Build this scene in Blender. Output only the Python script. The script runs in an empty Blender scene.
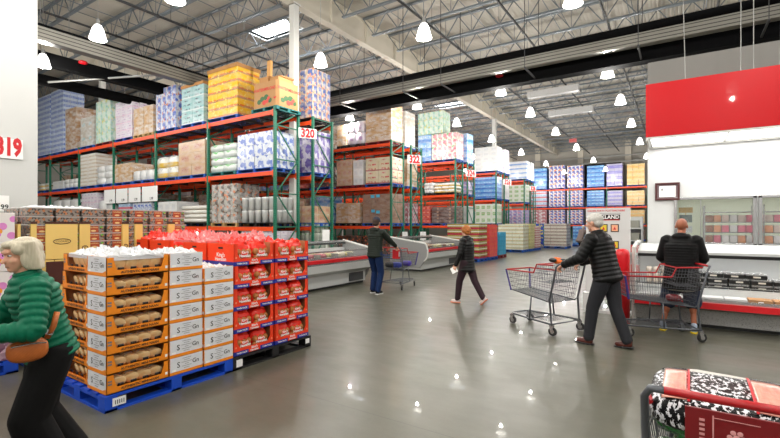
import bpy, math, random
from mathutils import Vector, Matrix
random.seed(7)
PI = math.pi
COL = bpy.context.scene.collection
# ---------------------------------------------------------------- camera frame
FPX, HOR, EYE = 438.0, 224.0, 1.6
TH = math.atan(288/438.0); SN, CS = math.sin(TH), math.cos(TH)
def at(px, py, Y):
    """point on the plane y=Y seen at a pixel of the photograph"""
    u = (px-390)/FPX; v = (HOR-py)/FPX
    k = Y/(CS+u*SN)
    return (k*(-SN+u*CS), Y, EYE+v*k)
# ---------------------------------------------------------------- materials
def S(r, g, b):
    def c(x):
        x /= 255.0
        return x/12.92 if x <= .04045 else ((x+.055)/1.055)**2.4
    return (c(r), c(g), c(b), 1)
class NT:
    def __init__(s, name):
        s.m = bpy.data.materials.new(name); s.m.use_nodes = True
        s.t = s.m.node_tree; s.n = s.t.nodes; s.l = s.t.links
        s.b = s.n['Principled BSDF']
    def _in(s, sock, v):
        if isinstance(v, bpy.types.NodeSocket): s.l.new(v, sock)
        else: sock.default_value = v
    def math(s, op, a, b=0.0, c=0.0):
        n = s.n.new('ShaderNodeMath'); n.operation = op
        s._in(n.inputs[0], a); s._in(n.inputs[1], b); s._in(n.inputs[2], c)
        return n.outputs[0]
    def mix(s, f, a, b):
        n = s.n.new('ShaderNodeMix'); n.data_type = 'RGBA'
        s._in(n.inputs[0], f); s._in(n.inputs[6], a); s._in(n.inputs[7], b)
        return n.outputs[2]
    def coord(s, k='Object'):
        return s.n.new('ShaderNodeTexCoord').outputs[k]
    def sep(s, v):
        n = s.n.new('ShaderNodeSeparateXYZ'); s.l.new(v, n.inputs[0]); return n.outputs
    def comb(s, x, y, z=0.0):
        n = s.n.new('ShaderNodeCombineXYZ')
        s._in(n.inputs[0], x); s._in(n.inputs[1], y); s._in(n.inputs[2], z); return n.outputs[0]
    def noise(s, v, scale=5.0, detail=2.0, rough=.5):
        n = s.n.new('ShaderNodeTexNoise'); s.l.new(v, n.inputs['Vector'])
        n.inputs['Scale'].default_value = scale; n.inputs['Detail'].default_value = detail
        n.inputs['Roughness'].default_value = rough; return n.outputs[0]
    def voro(s, v, scale=5.0, out='Color'):
        n = s.n.new('ShaderNodeTexVoronoi'); s.l.new(v, n.inputs['Vector'])
        n.inputs['Scale'].default_value = scale; return n.outputs[out]
    def scale(s, v, x, y, z):
        n = s.n.new('ShaderNodeMapping'); s.l.new(v, n.inputs[0]); n.inputs['Scale'].default_value = (x, y, z)
        return n.outputs[0]
    def bump(s, h, strength=.3, dist=.01):
        n = s.n.new('ShaderNodeBump'); s.l.new(h, n.inputs['Height'])
        n.inputs['Strength'].default_value = strength; n.inputs['Distance'].default_value = dist
        s.l.new(n.outputs[0], s.b.inputs['Normal'])
    def rng(s, x, a, b):
        return s.math('MULTIPLY', s.math('GREATER_THAN', x, a), s.math('LESS_THAN', x, b))
    def set(s, **k):
        for kk, v in k.items():
            s._in(s.b.inputs[kk.replace('_', ' ')], v)
        return s.m
def plain(name, col, rough=.5, metal=0.0, coat=0.0, var=.12, vs=6.0, **k):
    t = NT(name)
    n = t.noise(t.coord(), vs, 3)
    dark = tuple(c*(1-var) for c in col[:3])+(1,)
    t.set(Base_Color=t.mix(n, dark, col), Roughness=rough, Metallic=metal, Coat_Weight=coat, **k)
    return t.m
def emit(name, col, st):
    t = NT(name); t.set(Base_Color=col, Emission_Color=col, Emission_Strength=st)
    return t.m
def printed(name, base, acc, acc2=None, kind='band', film=.25, rough=.35, coat=.3, n1=2.0, n2=1.0):
    """carton print, laid out on each carton's own uv; film = milky stretch wrap"""
    t = NT(name); uv = t.coord('UV'); x, y, z = t.sep(uv)
    c = base; acc2 = acc2 or acc
    if kind == 'band':
        c = t.mix(t.rng(y, .12, .48), c, acc)
        nz = t.noise(t.scale(uv, 14, 5, 1), 1.0, 1)
        c = t.mix(t.math('MULTIPLY', t.math('GREATER_THAN', nz, .54), t.rng(y, .55, .85)), c, acc2)
    elif kind == 'patch':
        c = t.mix(t.math('MULTIPLY', t.rng(x, .2, .8), t.rng(y, .25, .75)), c, acc)
        nz = t.noise(t.scale(uv, 10, 9, 1), 1.0, 1)
        c = t.mix(t.math('MULTIPLY', t.math('GREATER_THAN', nz, .53), t.math('MULTIPLY', t.rng(x, .28, .72), t.rng(y, .4, .62))), c, acc2)
    elif kind == 'mottle':
        vc = t.voro(t.scale(uv, 1.6*n1, 1.8*n2, 1), 1.0); vx = t.sep(vc)[0]
        wob = t.noise(t.coord('Object'), 5, 2)
        vx = t.math('ADD', vx, t.math('MULTIPLY', t.math('SUBTRACT', wob, .5), 1.1))
        c = t.mix(t.math('GREATER_THAN', vx, .58), c, acc)
        c = t.mix(t.math('LESS_THAN', vx, .24), c, acc2)
    elif kind == 'rows':
        fx = t.math('FRACT', t.math('MULTIPLY', x, 4.0))
        c = t.mix(t.math('MULTIPLY', t.rng(fx, .15, .85), t.rng(y, .2, .7)), c, acc)
        c = t.mix(t.math('MULTIPLY', t.rng(fx, .3, .7), t.rng(y, .35, .55)), c, acc2)
    elif kind == 'bigpatch':
        e = t.noise(t.coord('Object'), 9, 3)
        yy = t.math('ADD', y, t.math('MULTIPLY', t.math('SUBTRACT', e, .5), .35))
        c = t.mix(t.rng(yy, .22, .93), c, acc)
        c = t.mix(t.math('MULTIPLY', t.rng(yy, .1, .24), t.rng(x, .1, .9)), c, acc2)
        c = t.mix(t.math('GREATER_THAN', e, .62), c, S(250, 226, 120))
    elif kind == 'text':
        fy = t.math('FRACT', t.math('MULTIPLY', y, 3.0))
        nz = t.noise(t.scale(uv, 16, 3, 1), 1.0, 1)
        m = t.math('MULTIPLY', t.math('GREATER_THAN', nz, .5), t.rng(fy, .3, .65))
        m = t.math('MULTIPLY', m, t.rng(x, .2, .8))
        c = t.mix(m, c, acc)
        c = t.mix(t.rng(y, 0, .1), c, acc2)
    elif kind == 'stripes':
        fy = t.math('FRACT', t.math('MULTIPLY', y, 4.0*n2))
        c = t.mix(t.rng(fy, .0, .4), c, acc)
        c = t.mix(t.math('MULTIPLY', t.rng(x, .42, .58), t.rng(y, .2, .8)), c, acc2)
    ob = t.coord('Object')
    tone = t.noise(t.scale(ob, 3, 3, 4), 1.0, 1)
    c = t.mix(t.math('MULTIPLY', tone, .28), c, tuple(q*.55 for q in base[:3])+(1,))
    if film > 0:
        st = t.noise(t.scale(ob, 1.6, 1.6, 4), 1.6, 5, .65)
        f = t.math('MULTIPLY', t.math('SUBTRACT', st, .42), film*9.0)
        n = t.n.new('ShaderNodeClamp'); t.l.new(f, n.inputs[0]); n.inputs[2].default_value = min(.85, film*2.6)
        c = t.mix(n.outputs[0], c, S(222, 226, 230))
        t.bump(st, .35, .03)
    t.set(Base_Color=c, Roughness=rough, Coat_Weight=coat, Coat_Roughness=.15)
    return t.m
# ---------------------------------------------------------------- mesh builder
_txt = {}
def text_mesh(s, bold=.02):
    k = (s, bold)
    if k not in _txt:
        cu = bpy.data.curves.new('lettering', 'FONT'); cu.body = s; cu.align_x = 'CENTER'; cu.align_y = 'CENTER'
        cu.offset = bold; cu.resolution_u = 2
        ob = bpy.data.objects.new('lettering', cu); COL.objects.link(ob)
        dg = bpy.context.evaluated_depsgraph_get()
        me = bpy.data.meshes.new_from_object(ob.evaluated_get(dg))
        _txt[k] = ([tuple(v.co) for v in me.vertices], [tuple(p.vertices) for p in me.polygons])
        bpy.data.objects.remove(ob); bpy.data.curves.remove(cu); bpy.data.meshes.remove(me)
    return _txt[k]
QUV = [(0, 0), (1, 0), (1, 1), (0, 1)]
class MB:
    def __init__(s): s.v = []; s.f = []; s.mi = []; s.uv = []
    def _f(s, idx, m=0, uv=None):
        s.f.append(tuple(idx)); s.mi.append(m); s.uv.append(uv or [(0, 0)]*len(idx))
    def box(s, x0, x1, y0, y1, z0, z1, m=0, M=None, fm=None, skip=''):
        b = len(s.v)
        P = [(x0, y0, z0), (x1, y0, z0), (x1, y1, z0), (x0, y1, z0), (x0, y0, z1), (x1, y0, z1), (x1, y1, z1), (x0, y1, z1)]
        if M is not None: P = [tuple(M @ Vector(p)) for p in P]
        s.v += P
        F = {'-y': (0, 1, 5, 4), '+x': (1, 2, 6, 5), '+y': (2, 3, 7, 6), '-x': (3, 0, 4, 7), '+z': (4, 5, 6, 7), '-z': (3, 2, 1, 0)}
        for k, q in F.items():
            if k in skip: continue
            s._f([b+i for i in q], (fm or {}).get(k, m), QUV)
        return s
    def beam(s, p0, p1, w, h, m=0):
        """square bar from p0 to p1"""
        p0 = Vector(p0); p1 = Vector(p1); d = (p1-p0); L = d.length
        if L < 1e-6: return s
        q = d.to_track_quat('X', 'Z').to_matrix().to_4x4(); q.translation = p0
        return s.box(0, L, -w/2, w/2, -h/2, h/2, m, q)
    def tube(s, pts, r, n=6, m=0, closed=False, caps=True):
        pts = [Vector(p) for p in pts]; N = len(pts); b = len(s.v)
        if not hasattr(r, '__len__'): r = [r]*N
        up = None
        for i, p in enumerate(pts):
            if closed: t = pts[(i+1) % N]-pts[i-1]
            else: t = pts[min(i+1, N-1)]-pts[max(i-1, 0)]
            if t.length < 1e-9: t = Vector((0, 0, 1))
            t.normalize()
            if up is None:
                up = Vector((0, 0, 1)) if abs(t.z) < .9 else Vector((1, 0, 0))
            a = up-t*up.dot(t)
            if a.length < 1e-4: a = t.orthogonal()
            a.normalize(); up = a; c = t.cross(a)
            for j in range(n):
                g = 2*PI*j/n
                s.v.append(tuple(p+(a*math.cos(g)+c*math.sin(g))*r[i]))
        for i in range(N if closed else N-1):
            i2 = (i+1) % N
            for j in range(n):
                j2 = (j+1) % n
                s._f((b+i*n+j, b+i*n+j2, b+i2*n+j2, b+i2*n+j), m, QUV)
        if caps and not closed:
            s._f([b+j for j in reversed(range(n))], m); s._f([b+(N-1)*n+j for j in range(n)], m)
        return s
    def lathe(s, prof, c=(0, 0, 0), n=16, m=0, axis='z', cap=True):
        b = len(s.v)
        for r, z in prof:
            for j in range(n):
                g = 2*PI*j/n; a, d = r*math.cos(g), r*math.sin(g)
                p = {'z': (a, d, z), 'y': (a, z, d), 'x': (z, a, d)}[axis]
                s.v.append((c[0]+p[0], c[1]+p[1], c[2]+p[2]))
        for i in range(len(prof)-1):
            for j in range(n):
                j2 = (j+1) % n
                s._f((b+i*n+j, b+i*n+j2, b+(i+1)*n+j2, b+(i+1)*n+j), m,
                     [(j/n, i/(len(prof)-1)), ((j+1)/n, i/(len(prof)-1)), ((j+1)/n, (i+1)/(len(prof)-1)), (j/n, (i+1)/(len(prof)-1))])
        if cap:
            s._f([b+j for j in reversed(range(n))], m); s._f([b+(len(prof)-1)*n+j for j in range(n)], m)
        return s
    def prism(s, poly, a0, a1, axis='y', m=0):
        """poly in the other two axes (x,z) for y, (y,z) for x, (x,y) for z"""
        b = len(s.v); n = len(poly)
        for a in (a0, a1):
            for p, q in poly:
                s.v.append({'y': (p, a, q), 'x': (a, p, q), 'z': (p, q, a)}[axis])
        for j in range(n):
            j2 = (j+1) % n
            s._f((b+j, b+j2, b+n+j2, b+n+j), m, QUV)
        s._f([b+j for j in reversed(range(n))], m, [(0, 0)]*n); s._f([b+n+j for j in range(n)], m, [(0, 0)]*n)
        return s
    def quad(s, a, b_, c, d, m=0):
        b = len(s.v); s.v += [tuple(a), tuple(b_), tuple(c), tuple(d)]; s._f((b, b+1, b+2, b+3), m, QUV); return s
    def ell(s, c, r, m=0, R=None, nu=12, nv=8, e=1.0):
        """ellipsoid, or with e<1 a boxy pillow"""
        b = len(s.v); c = Vector(c)
        def pw(x): return math.copysign(abs(x)**e, x)
        for i in range(1, nv):
            ph = PI*i/nv
            for j in range(nu):
                g = 2*PI*j/nu
                p = Vector((r[0]*pw(math.sin(ph))*pw(math.cos(g)), r[1]*pw(math.sin(ph))*pw(math.sin(g)), r[2]*pw(math.cos(ph))))
                if R is not None: p = R @ p
                s.v.append(tuple(c+p))
        top = Vector((0, 0, r[2])); bot = Vector((0, 0, -r[2]))
        if R is not None: top = R @ top; bot = R @ bot
        s.v.append(tuple(c+top)); s.v.append(tuple(c+bot)); T = len(s.v)-2
        for i in range(nv-2):
            for j in range(nu):
                j2 = (j+1) % nu
                u0, u1 = j/nu, (j+1)/nu; v0, v1 = 1-(i+1)/nv, 1-(i+2)/nv
                s._f((b+i*nu+j, b+(i+1)*nu+j, b+(i+1)*nu+j2, b+i*nu+j2), m, [(u0, v0), (u0, v1), (u1, v1), (u1, v0)])
        for j in range(nu):
            j2 = (j+1) % nu
            s._f((T, b+j, b+j2), m, [(.5, 1), (j/nu, .9), ((j+1)/nu, .9)])
            s._f((T+1, b+(nv-2)*nu+j2, b+(nv-2)*nu+j), m, [(.5, 0), (j/nu, .1), ((j+1)/nu, .1)])
        return s
    def rcone(s, p0, p1, r0, r1, m=0, n=12):
        p0 = Vector(p0); p1 = Vector(p1); t = p1-p0; L = t.length; t.normalize()
        pts = []; rr = []
        for k in range(0, 4):
            a = PI/2*(k/4)*.98+.03
            pts.append(p0-t*r0*math.cos(a)); rr.append(r0*math.sin(a))
        pts.append(p0); rr.append(r0)
        pts.append(p0.lerp(p1, .5)); rr.append((r0+r1)/2)
        pts.append(p1); rr.append(r1)
        for k in range(3, -1, -1):
            a = PI/2*(k/4)*.98+.03
            pts.append(p1+t*r1*math.cos(a)); rr.append(r1*math.sin(a))
        return s.tube(pts, rr, n, m)
    def text(s, body, size, pos, right, up, m=0, bold=.02, sx=1.0):
        V, F = text_mesh(body, bold); b = len(s.v)
        pos = Vector(pos); right = Vector(right).normalized()*size*sx; up = Vector(up).normalized()*size
        for x, y, z in V: s.v.append(tuple(pos+right*x+up*y))
        for q in F: s._f([b+i for i in q], m)
        return s
    def add(s, o, M=None, moff=0):
        b = len(s.v)
        s.v += [tuple(M @ Vector(p)) for p in o.v] if M is not None else list(o.v)
        for q, mi, uv in zip(o.f, o.mi, o.uv): s._f([b+i for i in q], mi+moff, uv)
        return s
    def mesh(s, name, mats, origin=(0, 0, 0), smooth=False):
        me = bpy.data.meshes.new(name); ox, oy, oz = origin
        me.from_pydata([(x-ox, y-oy, z-oz) for x, y, z in s.v], [], s.f)
        if not isinstance(mats, (list, tuple)): mats = [mats]
        for m in mats: me.materials.append(m)
        me.polygons.foreach_set('material_index', s.mi)
        uvl = me.uv_layers.new(name='UVMap')
        flat = [c for u in s.uv for p in u for c in p]
        uvl.data.foreach_set('uv', flat)
        if smooth: me.polygons.foreach_set('use_smooth', [True]*len(s.f))
        me.update(); return me
    def build(s, name, mats, parent=None, origin=(0, 0, 0), smooth=False, bevel=0, autosm=False):
        me = s.mesh(name, mats, origin, smooth)
        o = bpy.data.objects.new(name, me); COL.objects.link(o); o.location = origin
        if parent is not None: o.parent = parent
        if bevel:
            b = o.modifiers.new('bevel', 'BEVEL'); b.width = bevel; b.segments = 2; b.limit_method = 'ANGLE'
        return o
def tag(o, label=None, cat=None, group=None, kind=None):
    if label: o['label'] = label
    if cat: o['category'] = cat
    if group: o['group'] = group
    if kind: o['kind'] = kind
    return o
def empty(name, loc=(0, 0, 0), rz=0.0):
    o = bpy.data.objects.new(name, None); COL.objects.link(o); o.location = loc; o.rotation_euler.z = rz
    o.empty_display_size = .1; return o
def inst(name, me, parent=None, loc=(0, 0, 0), rz=0.0, sc=None):
    o = bpy.data.objects.new(name, me); COL.objects.link(o); o.location = loc; o.rotation_euler.z = rz
    if sc: o.scale = sc
    if parent is not None: o.parent = parent
    return o
def copy_tree(o, parent=None):
    c = o.copy(); COL.objects.link(c); c.parent = parent
    for ch in o.children: copy_tree(ch, c)
    return c
def struct(o): o['kind'] = 'structure'; return o
ORD = ['first', 'second', 'third', 'fourth', 'fifth', 'sixth', 'seventh', 'eighth', 'ninth', 'tenth']
# ---------------------------------------------------------------- shared materials
M = {}
M['white'] = plain('white_paint', S(212, 212, 208), .45, var=.03)
M['offwhite'] = plain('offwhite_paint', S(214, 210, 200), .6, var=.06, vs=1.2)
M['beam_white'] = plain('girder_paint', S(205, 198, 184), .6, var=.10, vs=1.0)
M['steel_joist'] = plain('joist_paint', S(120, 128, 134), .45, .3, var=.15)
M['dark_steel'] = plain('dark_steel', S(62, 62, 64), .5, .5)
M['galv'] = plain('galvanised', S(165, 165, 162), .4, .5, var=.25, vs=3)
M['black'] = plain('black_jacket', S(9, 9, 10), .8, Specular_IOR_Level=.2)
M['black_gloss'] = plain('black_plastic', S(18, 18, 20), .3)
M['green'] = plain('rack_green', S(24, 108, 84), .45, var=.2)
M['orange'] = plain('beam_orange', S(244, 80, 26), .45, var=.15, vs=3)
M['deckwire'] = plain('deck_wire', S(70, 62, 56), .6, .3)
M['blue_pal'] = plain('blue_pallet_paint', S(28, 92, 190), .6, var=.35, vs=9)
M['blue_near'] = plain('bright_blue_paint', S(16, 78, 205), .55, var=.25, vs=9)
M['black_pal'] = plain('black_pallet_plastic', S(26, 26, 28), .5)
M['red_pal'] = plain('red_pallet_paint', S(140, 30, 45), .6, var=.3)
M['wood'] = plain('raw_pallet_wood', S(200, 165, 110), .7, var=.35, vs=8)
M['teal_pal'] = plain('teal_pallet_paint', S(30, 120, 120), .6, var=.3)
M['chrome'] = plain('brushed_steel', S(190, 190, 192), .25, .9, var=.1)
M['cart_grey'] = plain('cart_grey', S(92, 95, 101), .4, .4, var=.1)
M['cart_red'] = plain('cart_red', S(176, 20, 28), .35, var=.1)
M['cart_blue'] = plain('cart_bumper_violet', S(70, 60, 140), .4)
M['rubber'] = plain('rubber', S(28, 28, 30), .6)
M['red'] = plain('red_paint', S(214, 16, 30), .35, coat=.3, var=.05)
M['red_board'] = plain('red_board_gloss', S(196, 0, 14), .3, coat=.12, Specular_IOR_Level=.2, var=.02)
M['case_white'] = plain('case_white', S(206, 208, 208), .35, var=.03)
M['case_grey'] = plain('case_grey', S(150, 150, 150), .4, .3, var=.08)
M['card'] = plain('cardboard', S(182, 132, 80), .75, var=.12)
M['tan'] = plain('tan_board', S(180, 134, 86), .7, var=.1)
M['textblack'] = plain('black_ink', S(22, 22, 24), .6, var=0)
M['textred'] = plain('red_ink', S(205, 20, 34), .5, var=0)
M['textwhite'] = plain('white_ink', S(245, 245, 245), .5, var=0)
M['textgrey'] = plain('grey_ink', S(120, 120, 122), .6, var=0)
M['lamp'] = emit('lamp_glow', (1, .985, .95, 1), 4.0)
M['bulb'] = emit('bulb_glow', (1, .95, .82, 1), 16.0); M['bulb'].cycles.emission_sampling = 'NONE'
M['lamp'].cycles.emission_sampling = 'NONE'
def glassy(name, col=(1, 1, 1, 1), rough=.03, alpha=.12):
    t = NT(name)
    t.set(Base_Color=col, Roughness=rough, Alpha=alpha, Specular_IOR_Level=.6)
    return t.m
M['glass'] = glassy('pane_glass', (.9, .95, .93, 1), .02, .05)
M['clear'] = glassy('clear_plastic', (.9, .9, .9, 1), .12, .28)
# floor
t = NT('polished_concrete'); ob = t.coord('Object')
n1 = t.noise(ob, .8, 6, .68); n2 = t.noise(t.scale(ob, 1, 2.2, 1), 2.1, 6, .65); n3 = t.noise(ob, 40, 2)
c = t.mix(n1, S(70, 70, 58), S(112, 112, 98))
c = t.mix(t.math('MULTIPLY', n2, .55), c, S(72, 70, 58))
c = t.mix(t.math('MULTIPLY', n3, .25), c, S(108, 107, 97))
x, y, z = t.sep(ob)
jx = t.math('LESS_THAN', t.math('ABSOLUTE', t.math('SUBTRACT', t.math('MODULO', t.math('ADD', x, 103.3), 4.6), 2.3)), .004)
jy = t.math('LESS_THAN', t.math('ABSOLUTE', t.math('SUBTRACT', t.math('MODULO', t.math('ADD', y, 100.5), 4.6), 2.3)), .004)
c = t.mix(t.math('MULTIPLY', t.math('MAXIMUM', jx, jy), .6), c, S(60, 58, 54))
rr = t.math('ADD', t.math('MULTIPLY', n2, .25), .22)
t.bump(t.noise(ob, 6, 2), .02, .01)
M['floor'] = t.set(Base_Color=c, Roughness=rr, Coat_Weight=.2, Coat_Roughness=.015)
# roof deck: ribbed steel sheet
t = NT('roof_deck'); ob = t.coord('Object'); x, y, z = t.sep(ob)
w = t.math('PINGPONG', t.math('MULTIPLY', x, 6.6), .5)
t.bump(t.math('SMOOTH_MIN', w, .3, .1), .7, .05)
M['deck'] = t.set(Base_Color=t.mix(t.noise(ob, .5, 3), S(166, 159, 147), S(188, 182, 171)), Roughness=.6)
t = NT('panel_wall_grey'); ob = t.coord('Object'); x, y, z = t.sep(ob)
w = t.math('PINGPONG', t.math('MULTIPLY', z, 1.6), .5); t.bump(t.math('GREATER_THAN', w, .03), .5, .02)
M['panelwall'] = t.set(Base_Color=t.mix(t.noise(ob, .6, 3), S(150, 146, 138), S(168, 164, 156)), Roughness=.6)
t = NT('panel_wall_white'); ob = t.coord('Object'); x, y, z = t.sep(ob)
w = t.math('PINGPONG', t.math('DIVIDE', z, 1.2), 1.0); t.bump(t.math('GREATER_THAN', w, .006), .35, .006)
M['panelwhite'] = t.set(Base_Color=t.mix(t.noise(ob, .6, 2), S(200, 201, 200), S(207, 208, 207)), Roughness=.4)
t = NT('perforated_grey'); ob = t.coord('Object'); v = t.voro(ob, 55, 'Distance')
M['perf'] = t.set(Base_Color=t.mix(t.math('LESS_THAN', v, .3), S(186, 186, 186), S(130, 130, 130)), Roughness=.4, Metallic=.0)
t = NT('rack_green_slotted'); ob = t.coord('Object'); x, y, z = t.sep(ob)
sl = t.rng(t.math('FRACT', t.math('MULTIPLY', z, 13.0)), .3, .62)
M['green_slot'] = t.set(Base_Color=t.mix(t.math('MULTIPLY', sl, .35), S(24, 112, 86), S(8, 48, 40)), Roughness=.45)
# ================================================================ SETTING
Y_BACK, Z_ROOF = 54.0, 10.8
b = MB().box(-42, 12, -9, 54.3, -.2, 0); struct(b.build('floor', M['floor']))
b = MB()
# roof with skylight openings (x0,x1,y0,y1)
sky = [(-17.2, -14.7, 13.75, 14.95), (-8.0, -5.6, 8.9, 9.9), (-17.2, -14.7, 5.6, 6.8), (-20.5, -18.0, 24.1, 25.3), (-15.8, -13.4, 30.2, 31.4), (1.0, 3.4, 13.75, 14.95)]
ys = sorted(set([-9, 54.3]+[s[2] for s in sky]+[s[3] for s in sky]))
for ya, yb in zip(ys[:-1], ys[1:]):
    cuts = sorted([(s[0], s[1]) for s in sky if s[2] <= ya+.01 and s[3] >= yb-.01])
    xa = -42
    for c0, c1 in cuts:
        b.box(xa, c0, ya, yb, Z_ROOF, Z_ROOF+.12); xa = c1
    b.box(xa, 12, ya, yb, Z_ROOF, Z_ROOF+.12)
struct(b.build('ceiling', M['deck']))
t = NT('skylight_glazing'); t.set(Base_Color=S(240, 245, 250), Roughness=.5, Transmission_Weight=.0, Emission_Color=(.86, .93, 1, 1), Emission_Strength=9.0)
M['skyglow'] = t.m
for i, s in enumerate(sky):
    b = MB().box(s[0]-.05, s[1]+.05, s[2]-.05, s[3]+.05, Z_ROOF+.13, Z_ROOF+.17)
    w = struct(b.build('window_%d' % (i+1), M['skyglow'], origin=(s[0], s[2], Z_ROOF)))
    fb = MB()
    for q in ((s[0]-.06, s[0], s[2]-.06, s[3]+.06), (s[1], s[1]+.06, s[2]-.06, s[3]+.06), (s[0], s[1], s[2]-.06, s[2]), (s[0], s[1], s[3], s[3]+.06)):
        fb.box(q[0], q[1], q[2], q[3], Z_ROOF-.05, Z_ROOF+.13)
    fo = fb.build('window_frame', M['white'], origin=(0, 0, 0)); fo.parent = w; fo.location = (-s[0], -s[2], -Z_ROOF)
struct(MB().box(-42, 12, 54, 54.3, 0, Z_ROOF).build('wall_back', M['panelwall']))
struct(MB().box(-42.3, -42, -9, 54.3, 0, Z_ROOF).build('wall_left', M['panelwall']))
struct(MB().box(12, 12.3, -9, 54.3, 0, Z_ROOF).build('wall_right', M['panelwhite']))
struct(MB().box(-42, 12, -9.3, -9, 0, Z_ROOF).build('wall_front', M['panelwhite']))
# cold room block on the left whose end carries 319
struct(MB().box(-13.4, -11.3, -9, 3.64, 0, Z_ROOF-.95).build('wall_cold_room', M['panelwhite']))
# pilasters and rails on the back wall
b = MB()
for x in (-17.5, -14.1, -9.3, -4.5): b.box(x-.3, x+.3, 53.75, 54, 0, Z_ROOF)
struct(b.build('trim_1', M['beam_white'], origin=(0, 53.9, 0)))
b = MB()
for z in (9.0, 8.35): b.box(-20, -2, 53.6, 53.7, z, z+.14)
struct(b.build('trim_2', M['galv'], origin=(0, 53.6, 0)))
struct(MB().box(-8.9, -5.2, 53.85, 53.98, 4.5, 8.4).build('door_1', plain('dark_opening_shutter', S(48, 34, 32), .7), origin=(-7, 53.9, 4.5)))
# ---- girders (run along y) and joists (run along x)
def girder(xc, i, mat):
    b = MB()
    b.box(xc-.02, xc+.02, -9, 54, 9.75, 10.72)
    b.box(xc-.16, xc+.16, -9, 54, 9.7, 9.76); b.box(xc-.16, xc+.16, -9, 54, 10.7, 10.76)
    for k in range(26): b.box(xc-.14, xc+.14, -8+k*2.4, -7.98+k*2.4, 9.76, 10.7)
    struct(b.build('trim_%d' % (10+i), mat, origin=(xc, 0, 9.7)))
for i, xc in enumerate((-26.9, -11.9, 3.1)): girder(xc, i, M['beam_white'])
def joist_mesh(L, zt, depth, pitch, r=.016):
    b = MB(); zb = zt-depth; n = max(2, round(L/pitch))
    for s in (-.035, .035):
        b.box(0, L, s-.03, s+.03, zt-.07, zt); b.box(.5, L-.5, s-.03, s+.03, zb, zb+.07)
    p = L/n
    for k in range(n):
        x0 = k*p; xm = x0+p/2
        b.beam((x0, 0, zt-.04), (xm, 0, zb+.03), .034, .034); b.beam((xm, 0, zb+.03), (x0+p, 0, zt-.04), .034, .034)
        b.beam((xm, 0, zb+.03), (xm, 0, zt-.04), .018, .018)
    return b
jm = joist_mesh(14.7, 10.78, .92, 1.25).mesh('roof_joist', M['steel_joist'])
k = 0
yy = -8.9
while yy < 53.5:
    for xs in (-41.75, -26.75, -11.75, 3.25):
        if xs == 3.25:
            L = 8.6
            o = inst('roof_joist', jm, None, (xs, yy, 0), 0, (L/14.7, 1, 1))
        else: o = inst('roof_joist', jm, None, (xs, yy, 0))
        struct(o); k += 1
    yy += 2.05
# bridging rods running along y across the joists
b = MB()
for xs in (-24.2, -21.5, -18.9, -16.3, -13.9, -9.4, -6.8, -4.2, -1.6, .9):
    b.tube([(xs, -8, 9.9), (xs, 53, 9.9)], .018, 4); b.tube([(xs, -8, 10.7), (xs, 53, 10.7)], .018, 4)
struct(b.build('trim_20', M['steel_joist'], origin=(-10, 0, 9.9)))
# sprinkler pipes
for i, xs in enumerate((-19.6, -16.4, -8.2, -5.3, -2.3, 1.2)):
    b = MB(); b.tube([(xs, -8, 9.45), (xs, 53, 9.45)], .045, 8)
    for y in range(-6, 52, 3): b.lathe([(.05, 0), (.05, .1)], (xs, y, 9.4), 6); b.tube([(xs, y, 9.45), (xs, y, 9.62)], .014, 4); b.beam((xs, y+.5, 9.45), (xs, y+.5, 10.5), .01, .01)
    tag(b.build('sprinkler_pipe', plain('black_pipe', S(34, 34, 36), .5), origin=(xs, 10, 9.45)),
        'black sprinkler pipe hung under the joists, %s from the left wall' % ORD[i], 'pipe', 'sprinkler pipes under the roof')
b = MB(); 
# columns
for i, (x, y) in enumerate(((-11.9, 11.62), (-11.9, 32.8), (3.1, 22.2), (-26.9, 11.62), (-26.9, 32.8))):
    w = .13
    b = MB().box(x-w, x+w, y-w, y+w, 0, 9.75); b.box(x-w-.08, x+w+.08, y-w-.08, y+w+.08, 0, .02); b.box(x-w-.05, x+w+.05, y-w-.05, y+w+.05, 9.7, 9.76)
    struct(b.build('trim_%d' % (30+i), M['white'], origin=(x, y, 0), bevel=.01))
# ---- long hung ducts (black insulated lines with a pale tray between)
def duct_run(pts_list, name, mat, label, rad, sq=False, group=None, cat='duct'):
    b = MB()
    if sq:
        for a, c in zip(pts_list[:-1], pts_list[1:]):
            b.beam(a, c, rad[0], rad[1])
    else: b.tube(pts_list, rad, 14)
    o = b.build(name, mat, origin=pts_list[0], smooth=not sq)
    if abs(pts_list[0][0]-pts_list[-1][0]) < .01:
        for y in range(-6, int(pts_list[-1][1]), 4):
            p = pts_list[0]; MB().tube([(0, y-p[1], .05), (0, y-p[1], 10.0-p[2])], .01, 5).build('hanger_rod', M['galv'], o)
    return tag(o, label, cat, group)
bd = plain('black_insulation', S(7, 7, 8), .9, Specular_IOR_Level=.1)
def ribbed():
    t = NT('ribbed_pale_metal'); x, y, z = t.sep(t.coord('Object'))
    f = t.math('FRACT', t.math('MULTIPLY', z, 9.0))
    return t.set(Base_Color=t.mix(t.rng(f, 0, .25), S(136, 133, 125), S(66, 64, 60)), Roughness=.35, Metallic=.4)
rib = ribbed()
M['rib'] = rib
XA, YB = -17.0, 16.6
duct_run([(XA+.9, -8, 7.32), (XA+.9, YB-1.3, 7.32)], 'cable_tray', rib, 'pale ribbed metal tray hung over the left racks', (.32, .42), True, cat='tray')
duct_run([(XA-1.4, -8, 7.33), (XA-1.4, YB+.22, 7.33)], 'insulated_duct', bd, 'thick black insulated duct over the far left racks', (.4, .42), True)
duct_run([(XA-1.15, YB, 7.2), (11.5, YB, 7.2)], 'insulated_duct', bd, 'thick black insulated duct crossing the main aisle', (.45, .6), True)
duct_run([(XA+.9, -8, 7.6), (XA+.9, YB-1.3, 7.6)], 'insulated_duct', bd, 'thin black line lying on the pale tray over the left racks', .07)
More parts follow.
